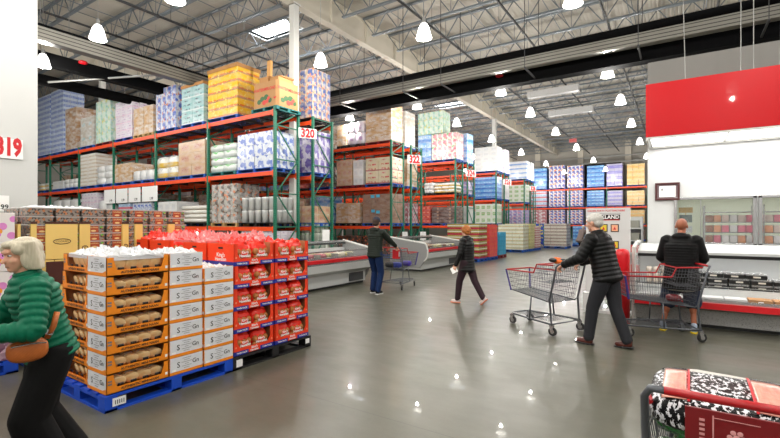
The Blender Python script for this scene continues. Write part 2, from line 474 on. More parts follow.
duct_run([(XA-4, -8, 7.3), (XA-4, 30, 7.3)], 'insulated_duct', bd, 'black duct farthest left behind the tall blue drinks stacks', .22)
duct_run([(XA+.9, YB-.9, 7.34), (11.5, YB-.9, 7.34)], 'cable_tray', rib, 'pale ribbed tray crossing the main aisle between black ducts', (.3, .36), True, cat='tray')
duct_run([(XA+.9, YB-.9, 7.70), (11.5, YB-.9, 7.70)], 'insulated_duct', bd, 'black duct above the pale tray crossing the main aisle', .14)
# trapeze hangers
hm = MB()
hm.beam((0, -.5, 0), (0, 1.3, 0), .05, .05).beam((0, -.5, 0), (0, -.5, 3.6), .02, .02).beam((0, 1.3, 0), (0, 1.3, 3.6), .02, .02)
hme = hm.mesh('duct_hanger', M['dark_steel'])
for i, x in enumerate((-12.6, -9.3, -7.6, -4.4, -1.0, 2.0, 5)):
    tag(inst('duct_hanger', hme, None, (x, YB-1.0, 6.97)), 'steel trapeze hanger of the aisle ducts, %s from the left' % ORD[i], 'hanger', 'hangers of the ducts over the aisle')
for i, y in enumerate((1.2, 12.4)):
    tag(inst('duct_hanger', hme, None, (XA-1.2, y, 7.01), -PI/2), 'steel trapeze hanger of the left ducts, %s from the near end' % ORD[i], 'hanger', 'hangers of the ducts over the left racks')
# diagonal grey rail seen over the left racks + copper rod
tag(MB().tube([(-19.5, 6.6, 6.85), (-16.4, 10.2, 7.65)], .04, 8).build('conduit_pipe', M['galv'], origin=(-18, 8, 7.2)), 'loose grey conduit slanting under the left duct', 'pipe')
tag(MB().tube([(-16.9, 5.1, 7.5), (-16.9, 5.1, 10.7)], .035, 8).build('hanger_rod', plain('copper', S(150, 92, 60), .4, .6), origin=(-16.9, 5.1, 7.5)), 'copper coloured rod above the left duct by the white wall', 'rod')
# red bells on the ducts
for p, l in (((-18.12, 7.2, 7.42), 'small red alarm bell on the left black duct'), ((-5.7, YB-.33, 7.2), 'small red alarm bell on the duct over the aisle')):
    o = MB().lathe([(.02, 0), (.13, .02), (.15, .07), (.1, .12), (.02, .14)], p, 12).build('alarm_bell', M['red'], origin=p, smooth=True); tag(o, l, 'bell', 'red alarm bells')
# two grey perforated duct diffusers far under the roof
for i, (x, y) in enumerate(((-6.0, 26.1), (-6.05, 31.3))):
    b = MB().box(x-1.4, x+1.4, y-.2, y+.2, 9.0, 9.35)
    tag(b.build('air_diffuser', M['perf'], origin=(x, y, 9)), 'grey perforated air diffuser under the roof, %s one' % ('nearer', 'farther')[i], 'diffuser', 'air diffusers under the roof')
# ---- pendant lamps
def lamp_parts():
    sh = MB().lathe([(.055, .42), (.09, .40), (.15, .28), (.19, .12), (.225, 0), (.21, 0), (.175, .12), (.135, .28), (.08, .39), (.02, .4)], (0, 0, 0), 20, cap=False)
    bulb = MB().ell((0, 0, .2), (.04, .04, .07))
    cap = MB().lathe([(.0, .58), (.05, .57), (.06, .44), (.05, .41), (0, .41)], (0, 0, 0), 12).tube([(0, 0, .57), (0, 0, 3.6)], .008, 5)
    return sh.mesh('lamp_shade', M['lamp'], smooth=True), bulb.mesh('lamp_bulb', M['bulb'], smooth=True), cap.mesh('lamp_fitting', M['galv'])
LS, LBm, LC = lamp_parts()
LAMP_W = 232.0
cols = [(-17.7, 'line over the far left racks'), (-13.8, 'line over the mid racks'), (-9.9, 'line over the rack ends'), (-6.0, 'line over the main aisle'), (-2.1, 'line beside the red board'), (1.8, 'line over the meat case'), (5.7, 'line beyond the meat case'), (-21.6, 'outermost left line'), (-25.5, 'hidden outer left line')]
rows = [-5.0, .6, 5.85, 10.87, 17.3, 21.55, 26.8, 33.1, 40.5, 48.0]
for cx, cn in cols:
    rk = 0
    for y in rows:
        if cx < -20 and (y > 30 or y < 0): continue
        if cx >= 1.8 and y > 8: continue
        if cx in (-6.0, -2.1, 1.8) and y == 5.85: y = 4.6
        if cx in (-2.1,) and y == 10.87: y = 11.15
        rk += 1
        r = empty('pendant_lamp', (cx, y, 6.85))
        tag(r, 'bell pendant lamp, %s from the near end of the %s' % (ORD[rk-1], cn), 'lamp', 'white bell pendant lamps')
        inst('lamp_shade', LS, r); inst('lamp_bulb', LBm, r); inst('lamp_fitting', LC, r)
        L = bpy.data.lights.new('lamp_light', 'POINT'); L.energy = LAMP_W; L.color = (1, .965, .9); L.shadow_soft_size = .06
        lo = bpy.data.objects.new('lamp_light', L); COL.objects.link(lo); lo.location = (0, 0, -.28); lo.parent = r
# ================================================================ RACKS
def frame_mesh(H):
    b = MB(); D = 1.07
    for y in (0, D):
        b.box(-.045, .045, y-.04, y+.04, 0, H, 1)
        b.box(-.08, .08, y-.08, y+.08, 0, .015)
    z = .35; k = 0
    while z < H-.2:
        b.beam((0, .04, z), (0, D-.04, z), .03, .04)
        z2 = min(z+1.15, H-.1)
        if k % 2 == 0: b.beam((0, .04, z), (0, D-.04, z2), .03, .04)
        else: b.beam((0, D-.04, z), (0, .04, z2), .03, .04)
        z += 1.15; k += 1
    b.beam((0, .04, H-.06), (0, D-.04, H-.06), .03, .04)
    return b.mesh('upright_frame', [M['green'], M['green_slot']])
FM = {5.75: frame_mesh(5.75), 5.5: frame_mesh(5.5)}
bb = MB().box(0, 3.6, -.03, .03, -.14, 0).box(0, .05, -.045, .045, -.2, .03).box(3.55, 3.6, -.045, .045, -.2, .03)
BEAM = bb.mesh('rack_beam', M['orange'])
dk = MB()
for i in range(26): dk.box(.05+i*.14, .05+i*.14+.02, .03, 1.04, -.012, 0)
for y in (.1, .35, .6, .85, 1.0): dk.box(.02, 3.58, y, y+.02, -.02, -.008)
for x in (.6, 1.8, 3.0): dk.box(x, x+.06, .03, 1.04, -.1, -.02)
DECK = dk.mesh('wire_deck', M['deckwire'])
def rack(xr, yf, nb, levels, label, group='pallet racks', H=5.6, extra=None):
    r = empty('pallet_rack', (xr, yf, 0)); tag(r, label, 'rack', group)
    fm = FM.get(H) or FM.setdefault(H, frame_mesh(H))
    for i in range(nb+1): inst('upright_frame', fm, r, (-i*3.7, 0, 0))
    for i in range(nb):
        for z in levels:
            inst('rack_beam', BEAM, r, (-i*3.7-3.65, 0, z)); inst('rack_beam', BEAM, r, (-i*3.7-3.65, 1.07, z))
            inst('wire_deck', DECK, r, (-i*3.7-3.65, 0, z))
    return r
LV = [1.5, 3.4, 5.45]
XR = -11.34
ROWS = {'320': 10.2, '322': 17.35, '324': 24.5, '326': 31.65, '328': 38.8}
GAP = 1.83
for n, yf in ROWS.items():
    rack(XR, yf, 6 if n in ('320', '322') else 3, LV, 'green and orange pallet rack, near side of the pair signed %s' % n)
    rack(XR, yf+GAP, 6 if n == '320' else 3, LV, 'green and orange pallet rack, far side of the pair signed %s' % n)
rb = empty('pallet_rack', (-2.55, 51.0, 0)); tag(rb, 'long orange-beamed pallet rack along the back wall', 'rack', 'pallet racks')
for i in range(6):
    inst('upright_frame', FM[5.5], rb, (-i*3.7, 0, 0))
    if i < 5:
        for z in LV:
            inst('rack_beam', BEAM, rb, (-i*3.7-3.65, 0, z)); inst('rack_beam', BEAM, rb, (-i*3.7-3.65, 1.07, z)); inst('wire_deck', DECK, rb, (-i*3.7-3.65, 0, z))
# aisle number signs at the rack ends
for n, yf in ROWS.items():
    yc = yf+(1.24 if n == '320' else 1.66); z = 4.83
    r = empty('aisle_sign', (XR+.3, yc, z), -math.radians(28)); tag(r, 'white hanging aisle sign reading %s in red' % n, 'sign', 'aisle number signs')
    k_ = .82 if n == '320' else 1.0
    MB().box(-.015, .015, -.40*k_, .40*k_, -.215*k_, .215*k_).build('sign_board', M['textwhite'], r)
    MB().text(n, .50*k_, (.02, 0, -.01), (0, 1, 0), (0, 0, 1), 0, .05, .82).build('sign_digits', M['textred'], r)
    MB().beam((-.02, -.4, .1), (-.02, .4, .1), .01, .02).build('sign_bracket', M['green'], r)
r = empty('aisle_sign', (-11.27, 3.13, 3.12)); tag(r, 'white aisle sign reading 319 on the white wall at left', 'sign', 'aisle number signs')
MB().box(-.015, .015, -.35, .25, -.2, .2).build('sign_board', M['textwhite'], r)
MB().text('319', .48, (.02, .02, 0.02), (0, 1, 0), (0, 0, 1), 0, .05, .58).build('sign_digits', M['textred'], r)
r = empty('price_card', (-11.27, 3.0, 2.05)); tag(r, 'small white price card reading 1.99 low on the white wall', 'sign')
MB().box(-.008, .008, -.22, .16, -.2, .12).build('card_sheet', M['textwhite'], r)
MB().text('1.99', .13, (.012, 0.04, -.11), (0, 1, 0), (0, 0, 1)).build('card_digits', M['textblack'], r)
# ================================================================ PALLETS AND LOADS
def pallet_mb(w, d, h=.14):
    """stringer pallet, long deck boards along x, blocks underneath; origin at the corner"""
    b = MB()
    nb_ = 7; bw = d/nb_*.72
    for i in range(nb_): y = i*(d-bw)/(nb_-1); b.box(0, w, y, y+bw, h-.02, h)
    for x in (0, w/2-.05, w-.1):
        b.box(x, x+.1, 0, d, h-.04, h-.02)
        for y in (0, d/2-.06, d-.12): b.box(x, x+.1, y, y+.12, .02, h-.04)
    for x in (0, w/2-.05, w-.1): b.box(x, x+.1, 0, d, 0, .02)
    for y in (0, d-.1): b.box(0, w, y, y+.1, 0, .02)
    return b
_pm = {}
def pallet(x0, y0, z0, w, d, mk, label, group='pallets under the goods on the racks'):
    key = (round(w, 1), round(d, 1), mk)
    if key not in _pm: _pm[key] = pallet_mb(key[0], key[1]).mesh('pallet', M[mk])
    o = inst('pallet', _pm[key], None, (x0, y0, z0+.003), 0, (w/key[0], d/key[1], 1))
    return tag(o, label, 'pallet', group)
def cartons(x0, x1, y0, y1, z0, z1, nx, ny, nz, m=0, gap=.008, jit=.008, top=True):
    b = MB(); rnd = random.Random(int(abs(x0*97+z0*13+y0*7)))
    dx, dy, dz = (x1-x0)/nx, (y1-y0)/ny, (z1-z0)/nz
    for k in range(nz):
        for i in range(nx):
            for j in range(ny):
                if 0 < i < nx-1 and 0 < j < ny-1 and k < nz-1: continue
                a, c = rnd.uniform(-jit, jit), rnd.uniform(-jit, jit)
                b.box(x0+i*dx+gap/2+a, x0+(i+1)*dx-gap/2+a, y0+j*dy+gap/2+c, y0+(j+1)*dy-gap/2+c, z0+k*dz, z0+(k+1)*dz-gap*.6, m)
    return b
def bags(x0, x1, y0, y1, z0, z1, nx, ny, nz, jit=.02):
    b = MB(); rnd = random.Random(int(abs(x0*91+z0*17)))
    dx, dy, dz = (x1-x0)/nx, (y1-y0)/ny, (z1-z0)/nz
    for k in range(nz):
        for i in range(nx):
            for j in range(ny):
                if 0 < i < nx-1 and 0 < j < ny-1 and k < nz-1: continue
                c = (x0+(i+.5)*dx+rnd.uniform(-jit, jit), y0+(j+.5)*dy+rnd.uniform(-jit, jit), z0+(k+.5)*dz)
                b.ell(c, (dx*.54, dy*.54, dz*.6), 0, Matrix.Rotation(rnd.uniform(-.05, .05), 3, 'Z'), 12, 8, .5)
    return b
def buckets(x0, x1, y0, y1, z0, z1, nx, ny, nz):
    b = MB(); dx, dy, dz = (x1-x0)/nx, (y1-y0)/ny, (z1-z0)/nz; r = min(dx, dy)*.49
    for k in range(nz):
        for i in range(nx):
            for j in range(ny):
                c = (x0+(i+.5)*dx, y0+(j+.5)*dy, z0+k*dz)
                b.lathe([(r*.86, 0), (r*.95, dz*.8), (r, dz*.82), (r, dz*.93), (r*.9, dz*.95)], c, 14)
    return b
def load(name, label, cat, x0, x1, y0, z, top, mat, n=(3, 3, 4), style='cartons', pal='blue_pal', palword='blue', depth=1.05, group='pallet loads on the racks', pallabel=None, pgroup='pallets under the goods on the racks'):
    w = x1-x0
    if pal:
        pallet(x0-.02, y0, z, w+.04, depth, pal, pallabel or ('%s pallet under the %s' % (palword, label)), pgroup); z += .15
    f = {'cartons': cartons, 'bags': bags, 'buckets': buckets}[style]
    b = f(x0, x1, y0+.02, y0+depth-.02, z, top, *n)
    o = b.build(name, mat, origin=((x0+x1)/2, y0+depth/2, z), smooth=(style != 'cartons'))
    return tag(o, label, cat, group)
P = {}
P['bluewater'] = printed('print_blue_drinks', S(200, 215, 240), S(28, 72, 190), S(120, 160, 225), 'rows', .16)
P['brownwrap'] = printed('print_brown_wrapped', S(176, 138, 100), S(160, 118, 84), S(215, 205, 190), 'patch', .30)
P['greycyan'] = printed('print_grey_cyan', S(190, 182, 170), S(196, 186, 172), S(70, 200, 220), 'patch', .35)
P['mint'] = printed('print_mint', S(150, 205, 190), S(215, 235, 215), S(230, 215, 90), 'mottle', .35)
P['pinkwhite'] = printed('print_pink_white', S(226, 214, 226), S(176, 130, 190), S(235, 190, 215), 'text', .3)
P['tanwrap'] = printed('print_tan', S(205, 165, 118), S(192, 150, 104), S(225, 215, 200), 'patch', .3)
P['multi'] = printed('print_colourful', S(205, 210, 224), S(50, 90, 190), S(214, 110, 40), 'mottle', .25)
P['snack'] = printed('print_snack_cases', S(206, 184, 158), S(54, 92, 170), S(236, 118, 36), 'mottle', .2)
P['tealtext'] = printed('print_teal_text', S(150, 196, 198), S(50, 66, 84), S(220, 230, 228), 'text', .28)
P['yellowbox'] = printed('print_yellow', S(196, 140, 84), S(250, 196, 8), S(232, 110, 20), 'bigpatch', .10)
P['whiterib'] = printed('print_white_tan', S(232, 228, 220), S(205, 188, 165), S(225, 220, 212), 'stripes', .15, n2=.25)
P['white'] = printed('print_white_wrap', S(228, 228, 226), S(214, 214, 214), S(200, 205, 212), 'patch', .3)
P['yelwhite'] = printed('print_yellow_white', S(232, 232, 224), S(240, 195, 50), S(190, 190, 190), 'band', .25)
P['tan3'] = printed('print_tan_rose', S(204, 168, 132), S(198, 150, 124), S(180, 100, 95), 'patch', .12)
P['whitegreen'] = printed('print_white_green', S(226, 232, 226), S(200, 208, 206), S(90, 200, 90), 'band', .3)
P['whiteblue'] = printed('print_white_blue', S(216, 222, 232), S(66, 104, 200), S(196, 204, 222), 'mottle', .14, n2=1.6)
P['oranges'] = printed('print_dark_orange', S(178, 172, 162), S(90, 74, 66), S(235, 130, 60), 'mottle', .28, n1=1.2)
P['darkor'] = printed('print_black_orange', S(46, 38, 34), S(90, 60, 40), S(230, 110, 50), 'mottle', .03)
P['purple'] = printed('print_purple_white', S(214, 210, 228), S(96, 66, 176), S(190, 180, 220), 'mottle', .12)
P['redwhite'] = printed('print_red_white', S(222, 208, 170), S(205, 50, 50), S(170, 60, 50), 'text', .12)
P['browncyan'] = printed('print_brown_cyan', S(150, 118, 96), S(146, 112, 92), S(120, 92, 78), 'patch', .08)
P['floral'] = printed('print_floral', S(222, 220, 210), S(214, 90, 120), S(90, 175, 90), 'mottle', .25)
P['bluesolid'] = printed('print_blue', S(110, 170, 225), S(60, 125, 205), S(220, 232, 245), 'band', .25)
P['redbox'] = printed('print_red_cases', S(200, 60, 45), S(225, 90, 60), S(240, 220, 190), 'patch', .1)
P['browndark'] = printed('print_brown_trays', S(110, 82, 74), S(80, 60, 58), S(170, 140, 120), 'stripes', .12, n2=.25)
P['greenwhite'] = printed('print_green_white', S(220, 228, 214), S(110, 190, 90), S(225, 170, 190), 'patch', .18)
P['bluewhite'] = printed('print_blue_white', S(224, 232, 244), S(90, 150, 225), S(240, 244, 248), 'band', .25)
P['lilac'] = printed('print_lilac', S(200, 200, 222), S(130, 120, 190), S(215, 120, 150), 'mottle', .15)
P['tide'] = printed('print_blue_orange', S(214, 218, 232), S(44, 66, 168), S(236, 140, 50), 'mottle', .02, n2=1.2)
P['bluepack'] = printed('print_sky_blue', S(70, 150, 215), S(24, 96, 190), S(180, 220, 245), 'band', .10)
P['violetpack'] = printed('print_violet', S(180, 176, 206), S(62, 46, 190), S(150, 140, 220), 'rows', .05)
P['yellowpack'] = printed('print_yellow_pack', S(225, 196, 130), S(244, 180, 50), S(230, 130, 70), 'rows', .10)
P['redblue'] = printed('print_red_blue', S(190, 215, 235), S(215, 90, 110), S(60, 130, 210), 'band', .1)
P['pinkgrey'] = printed('print_pink_grey', S(205, 185, 190), S(180, 95, 110), S(230, 225, 230), 'mottle', .1)
# ================================================================ LOADS ON THE RACKS
# (row face y, level, px left, px right, px y of top, what, category, material, carton grid, style, pallet)
def RL(yf, z, pa, pb, ty, label, cat, mat, n=(3, 3, 4), style='cartons', pal=('blue_pal', 'blue'), depth=1.05, name='pallet_load'):
    x0 = at(pa, 200, yf)[0]; x1 = at(pb, 200, yf)[0]
    top = at((pa+pb)/2, ty, yf)[2]
    return load(name, label, cat, x0, x1, yf, z, top, P[mat], n, style, pal[0] if pal else None, pal[1] if pal else '', depth)
RED = ('red_pal', 'dark red'); WD = ('wood', 'raw wooden'); BK = ('black_pal', 'black'); TL = ('teal_pal', 'teal'); BL = ('blue_pal', 'blue')
T, Md, Lo = LV[2], LV[1], LV[0]
Y0 = 10.2
RL(Y0, T, 37.5, 49.5, 96, 'blue drinks stack beside the white wall on the top shelf', 'goods', 'bluewater', (4, 3, 12))
RL(Y0, T, 50.5, 63, 90, 'tallest blue drinks stack, second from the white wall', 'goods', 'bluewater', (4, 3, 13))
RL(Y0, T, 65, 76, 108, 'brown boxes wrapped in film behind the tall blue stack', 'goods', 'brownwrap', (2, 2, 3))
RL(Y0, T, 80, 93, 117, 'low grey wrapped load with cyan stickers on the top shelf', 'goods', 'greycyan', (2, 2, 2))
RL(Y0, T, 95.5, 110, 100, 'mint green wrapped load on a dark red pallet', 'goods', 'mint', (3, 3, 4), pal=RED)
RL(Y0, T, 115, 131.5, 101, 'pale pink and white wrapped load on the top shelf', 'goods', 'pinkwhite', (3, 3, 5))
RL(Y0, T, 133, 143, 108, 'tan boxes with loose film beside the pink load', 'goods', 'tanwrap', (2, 2, 2), pal=WD)
RL(Y0, T, 143.5, 152.5, 105, 'tan boxes topped with bunched film', 'goods', 'tanwrap', (2, 2, 2), pal=WD)
RL(Y0, T, 155.5, 175.5, 87, 'colourful printed cases under stretch wrap on the top shelf', 'goods', 'multi', (4, 3, 5))
LT = RL(Y0, T, 181, 203, 84, 'pale teal cases with dark lettering on the top shelf', 'goods', 'tealtext', (2, 2, 3))
LY = RL(Y0, T, 207.5, 237, 67, 'yellow boxes in a tall brown tray stack', 'goods', 'yellowbox', (3, 3, 6))
# card rims on yellow / teal stacks
def lid(pa, pb, ty, yf, par, h=.07):
    x0 = at(pa, 200, yf)[0]; x1 = at(pb, 200, yf)[0]; z = at((pa+pb)/2, ty, yf)[2]
    b = MB().box(x0-.01, x1+.01, yf, yf+1.05, z+.003, z+.02).box(x0-.015, x1+.015, yf-.01, yf, z-h, z+.02).box(x0-.015, x1+.015, yf+1.05, yf+1.06, z-h, z+.02).box(x0-.02, x0-.01, yf, yf+1.05, z-h, z+.02).box(x1+.01, x1+.02, yf, yf+1.05, z-h, z+.02)
    o = b.build('carton_lid', M['card'], origin=(x0, yf, z)); o.parent = par; o.location = Vector((x0, yf, z))-par.location; o['label'] = 'cardboard lid'
lid(207.5, 237, 67, Y0, LY, .12); lid(181, 203, 84, Y0, LT, .1)
# watermelon bin with a plank and open boxes on it
x0, x1 = at(243, 200, Y0)[0], at(275, 200, Y0)[0]+.1
x0 = x1-1.25
pallet(x0-.02, Y0-.03, T, 1.29, 1.12, 'teal_pal', 'teal and blue pallet under the watermelon bin')
z0 = T+.15; z1 = z0+.88
r = empty('produce_bin', ((x0+x1)/2, Y0+.53, z0)); tag(r, 'tan cardboard produce bin printed with watermelons at the rack end', 'bin')
w = (x1-x0)/2; d = .52
b = MB()
c8 = [(-w+.09, -d), (w-.09, -d), (w, -d+.09), (w, d-.09), (w-.09, d), (-w+.09, d), (-w, d-.09), (-w, -d+.09)]
ci = [(p*.97, q*.97) for p, q in c8]
for i in range(8):
    j = (i+1) % 8
    b.quad((*c8[i], 0), (*c8[j], 0), (*c8[j], z1-z0), (*c8[i], z1-z0)); b.quad((*ci[j], 0), (*ci[i], 0), (*ci[i], z1-z0), (*ci[j], z1-z0)); b.quad((*c8[i], z1-z0), (*c8[j], z1-z0), (*ci[j], z1-z0), (*ci[i], z1-z0))
b.box(-w+.05, w-.05, -d+.05, d-.05, 0, .02)
b.build('bin_wall', M['tan'], r)
mel = plain('melon_green', S(60, 100, 60), .6); mr = plain('melon_red', S(210, 70, 60), .6)
b = MB()
def disc(b, c, rx, rz, ax, m, off):
    n = 16; k = len(b.v)
    for j in range(n):
        g = 2*PI*j/n
        b.v.append((c[0]+rx*math.cos(g), -d-off, c[1]+rz*math.sin(g)) if ax == 'y' else (w+off, c[0]+rx*math.cos(g), c[1]+rz*math.sin(g)))
    b._f(range(k, k+n), m)
for ax in 'yx':
    for q, (u, v, rr, m, o) in enumerate([(-.28, .22, .1, 0, .003), (-.12, .3, .11, 0, .004), (.08, .34, .12, 0, .005), (.26, .22, .1, 0, .006), (-.02, .17, .1, 1, .007), (.12, .2, .08, 1, .008), (.2, .3, .07, 1, .009)]):
        disc(b, (u, v), rr, rr*.85, ax, m, o)
b.build('melon_print', [mel, mr], r)
b = MB().text('WATERMELONS', .15, (0, -d-.004, .62), (1, 0, 0), (0, 0, 1)).text('WATERMELONS', .14, (w+.004, 0, .62), (0, 1, 0), (0, 0, 1))
b.build('bin_lettering', M['textred'], r)
MB().prism([(w-.2, .3), (w-.12, .22), (w-.04, .3)], -d-.006, -d-.004, 'y').build('arrow_print', M['textred'], r)
for (a0, a1, b0, b1, h0, h1, l) in ((-.35, .1, -.45, -.02, 0, .2, 'open brown carton on top of the watermelon bin, front one'), (.12, .55, -.4, .25, 0, .16, 'flat brown carton on the watermelon bin near the column'), (-.2, .35, .05, .45, 0, .28, 'tall brown carton at the back of the watermelon bin')):
    bx = MB().box(-w*0+a0, a1, b0, b1, h0, h1); bx.box(a0-.1, a0, b0, b1, h1-.02, h1).box(a1, a1+.08, b0, b1, h1-.02, h1)
    o = bx.build('carton', M['card'], origin=((a0+a1)/2, (b0+b1)/2, 0)); o.location = ((x0+x1)/2+(a0+a1)/2, Y0+.53+(b0+b1)/2, z1+.004)
    tag(o, l, 'carton', 'cartons on the watermelon bin')
bin_top = MB().box(x0+.03, x1-.03, Y0+.05, Y0+1.0, z1-.02, z1+.002).build('bin_cover', M['card'], origin=(x0, Y0, z1)); tag(bin_top, 'cardboard sheet covering the watermelon bin', 'sheet')
o = MB().box(-.09, .09, -.05, .05, 0, 1.02).build('wood_plank', plain('plank', S(214, 160, 96), .7), origin=(0, 0, 0)); o.location = (x0+.12, Y0+.66, z1+.003); o.rotation_euler = (0, .03, 0); tag(o, 'tan upright plank standing on the watermelon bin', 'plank')
# middle shelf
RL(Y0, Md, 37.5, 50, 183.5, 'low yellow and white sacks beside the white wall', 'goods', 'yelwhite', (2, 2, 2), 'bags')
RL(Y0, Md, 52.5, 62.5, 181, 'low white wrapped boxes on the middle shelf, second bay', 'goods', 'white', (2, 2, 2))
RL(Y0, Md, 63.5, 77, 179, 'low white wrapped bundle beside the ribbed stack', 'goods', 'white', (3, 2, 2), 'bags')
RL(Y0, Md, 80, 95, 154, 'tall white ribbed tray stack on the middle shelf', 'goods', 'whiterib', (1, 1, 9))
RL(Y0, Md, 96, 111.5, 166, 'white film wrapped heap with a pink top', 'goods', 'white', (2, 2, 3), 'bags')
RL(Y0, Md, 114, 131, 163.5, 'tan wrapped cartons on the middle shelf, third bay', 'goods', 'tanwrap', (3, 2, 2))
RL(Y0, Md, 132, 151.5, 170.5, 'flat white wrapped bundle beside the tan cartons', 'goods', 'white', (3, 2, 1), 'bags')
RL(Y0, Md, 156, 176, 157, 'two layers of yellow and white sacks', 'goods', 'yelwhite', (2, 2, 2), 'bags')
RL(Y0, Md, 178, 204.5, 141, 'square tan cartons in film in the fourth bay', 'goods', 'tan3', (2, 2, 3))
RL(Y0, Md, 209, 235, 144, 'white and green packs in four layers on a teal pallet', 'goods', 'whitegreen', (2, 2, 4), 'bags', TL)
RL(Y0, Md, 237, 272, 132.5, 'white and blue paper towel packs beside the end frame', 'goods', 'whiteblue', (4, 3, 3))
# lower shelf
RL(Y0, Lo, 38.5, 49.5, 211, 'low dark packs on the lower shelf by the white wall', 'goods', 'darkor', (2, 2, 1))
RL(Y0, Lo, 52, 77, 200.5, 'grey wrapped heaps on the lower shelf', 'goods', 'white', (3, 2, 2), 'bags')
RL(Y0, Lo, 81, 96.5, 193, 'white striped cartons on the lower shelf', 'goods', 'pinkwhite', (5, 3, 3))
RL(Y0, Lo, 98, 112, 201, 'white sacks beside the striped cartons', 'goods', 'white', (2, 2, 2), 'bags')
RL(Y0, Lo, 118, 130, 203.5, 'small red and white packs under the hanging sheets', 'goods', 'redblue', (4, 3, 3))
RL(Y0, Lo, 132, 151, 202.5, 'blue and white packs under the hanging sheets', 'goods', 'whiteblue', (5, 3, 4))
RL(Y0, Lo, 157.5, 176, 201.5, 'grey white wrapped cartons on the lower shelf, fourth bay', 'goods', 'white', (3, 2, 2))
RL(Y0, Lo, 178, 204.5, 205.5, 'tan and white sacks on a black pallet', 'goods', 'whiterib', (1, 1, 4), 'bags', BK)
RL(Y0, Lo, 211, 236.5, 184, 'tall crates of oranges in grey film', 'goods', 'oranges', (4, 3, 5), pal=WD)
RL(Y0, Lo, 239, 273, 196.5, 'white buckets in two layers at the end of the lower shelf', 'goods', 'white', (5, 4, 2), 'buckets', BK)
# floor level goods under the lower shelf
for i, (pa, pb, ty, l, mt) in enumerate(((157, 176, 229, 'red and white cartons on the floor under the lower shelf', 'redwhite'), (178, 203, 232, 'dark packs on the floor under the lower shelf', 'darkor'), (209, 238, 235, 'pale cartons on the floor behind the orange roll trays', 'white'), (241, 273, 231, 'white lettered cartons on the floor inside the end frame', 'pinkwhite'))):
    RL(Y0, 0, pa, pb, ty, l, 'goods', mt, (4, 3, 4))
# hanging white sheets with prices
for i, (pa, pb, pr) in enumerate(((104.3, 115, '1.99'), (116, 127.5, '1.99'), (128.5, 140.5, '1.99'), (142, 157.5, '1.99'))):
    x0 = at(pa, 200, Y0-.06)[0]; x1 = at(pb, 200, Y0-.06)[0]
    zt = LV[1]-.16; zb = zt-.66
    r = empty('price_sheet', ((x0+x1)/2, Y0-.06, zb)); tag(r, 'white price sheet hung under the orange beam, %s from the left' % ORD[i], 'sign', 'white price sheets')
    MB().box(-(x1-x0)/2, (x1-x0)/2, -.005, .005, 0, .66).build('sheet', M['textwhite'], r)
    MB().text(pr, .17, ((x1-x0)*.12, -.009, .12), (1, 0, 0), (0, 0, 1)).build('price_digits', M['textblack'], r)
# rear rack of 320, seen through and beside the end frame
Y1 = Y0+GAP
RL(Y1, T, 277, 312, 72, 'colourful snack cases at the far side top shelf by the column', 'goods', 'snack', (5, 4, 6), pal=BK)
RL(Y1, Md, 262, 290, 132, 'blue and white paper packs on the far side middle shelf', 'goods', 'whiteblue', (3, 3, 3))
RL(Y1, Md, 291, 312, 131, 'purple and white tissue packs on the far side middle shelf', 'goods', 'purple', (2, 3, 3))
RL(Y1, Lo, 262, 285, 200, 'brown cartons on the far side lower shelf', 'goods', 'browncyan', (2, 2, 2))
RL(Y1, Lo, 288, 312, 206, 'small tan cartons low in the far side end bay', 'goods', 'tan3', (4, 3, 2))
RL(Y1, 0, 262, 287, 232, 'white boxes on the floor in the far side end bay', 'goods', 'pinkwhite', (3, 3, 3))
RL(Y1, 0, 289, 312, 213, 'green and pink bottles on the far side end bay floor', 'goods', 'greenwhite', (5, 4, 5), 'buckets')
FILL = [('darkor', 'dark brown'), ('brownwrap', 'brown wrapped'), ('tan3', 'tan'), ('redbox', 'red'), ('white', 'pale'), ('browndark', 'dark tray'), ('bluesolid', 'blue'), ('lilac', 'lilac')]
def fill(yf, n, side, bays, levels, seed):
    rn = random.Random(seed)
    for bay in bays:
        for lv, ln in levels:
            for h in (0, 1):
                mt, cw = FILL[rn.choice((0, 0, 1, 1, 2, 5, 3, 4, 6, 7))]
                xr = XR-bay*3.7-.14-h*1.76; w = rn.uniform(1.25, 1.6)
                top = lv+.2+rn.uniform(.75, 1.4 if lv > 1 else 1.1)
                l = '%s load, %s of rack %s, %s %s bay' % (cw, ln, n, side, ORD[bay])
                l += (' right' if h == 0 else ' left')
                load('pallet_load', l, 'goods', xr-w, xr, yf, lv, top, P[mt], (rn.choice((2, 3)), 3, rn.choice((2, 3, 4))), 'cartons', rn.choice(('blue_pal', 'black_pal', 'wood')), '', 1.05, pallabel='pallet under the '+l)
fill(Y1, '320', 'far side', range(1, 6), ((Md, 'middle shelf'), (Lo, 'lower shelf')), 5)
fill(Y1, '320', 'far side', range(1, 3), ((0, 'floor'),), 6)
# ---- row 322
Y2 = ROWS['322']
RL(Y2, T, 337, 346, 125, 'tan roll packs on the top shelf of rack 322', 'goods', 'tanwrap', (3, 3, 3), pal=BK)
RL(Y2, T, 347, 364, 122, 'white bagged load with a blue tint beside the tall tan boxes', 'goods', 'pinkwhite', (2, 2, 2), 'bags', BK)
RL(Y2, T, 365.5, 391, 98, 'tallest tan carton stack at the end of rack 322', 'goods', 'tanwrap', (2, 2, 5), pal=RED)
RL(Y2, Md, 336.5, 352, 160, 'tan cartons on the middle shelf of rack 322', 'goods', 'tan3', (3, 3, 3), pal=RED)
RL(Y2, Md, 353, 363, 160, 'white boxes beside the tan cartons on rack 322', 'goods', 'white', (2, 2, 3), pal=RED)
RL(Y2, Md, 365.5, 391.5, 157.5, 'cream cases with a red band at the end of rack 322', 'goods', 'redwhite', (2, 2, 2))
RL(Y2, Lo, 336, 359.5, 203, 'tan box half covered in film on rack 322', 'goods', 'tanwrap', (2, 2, 2), pal=BK)
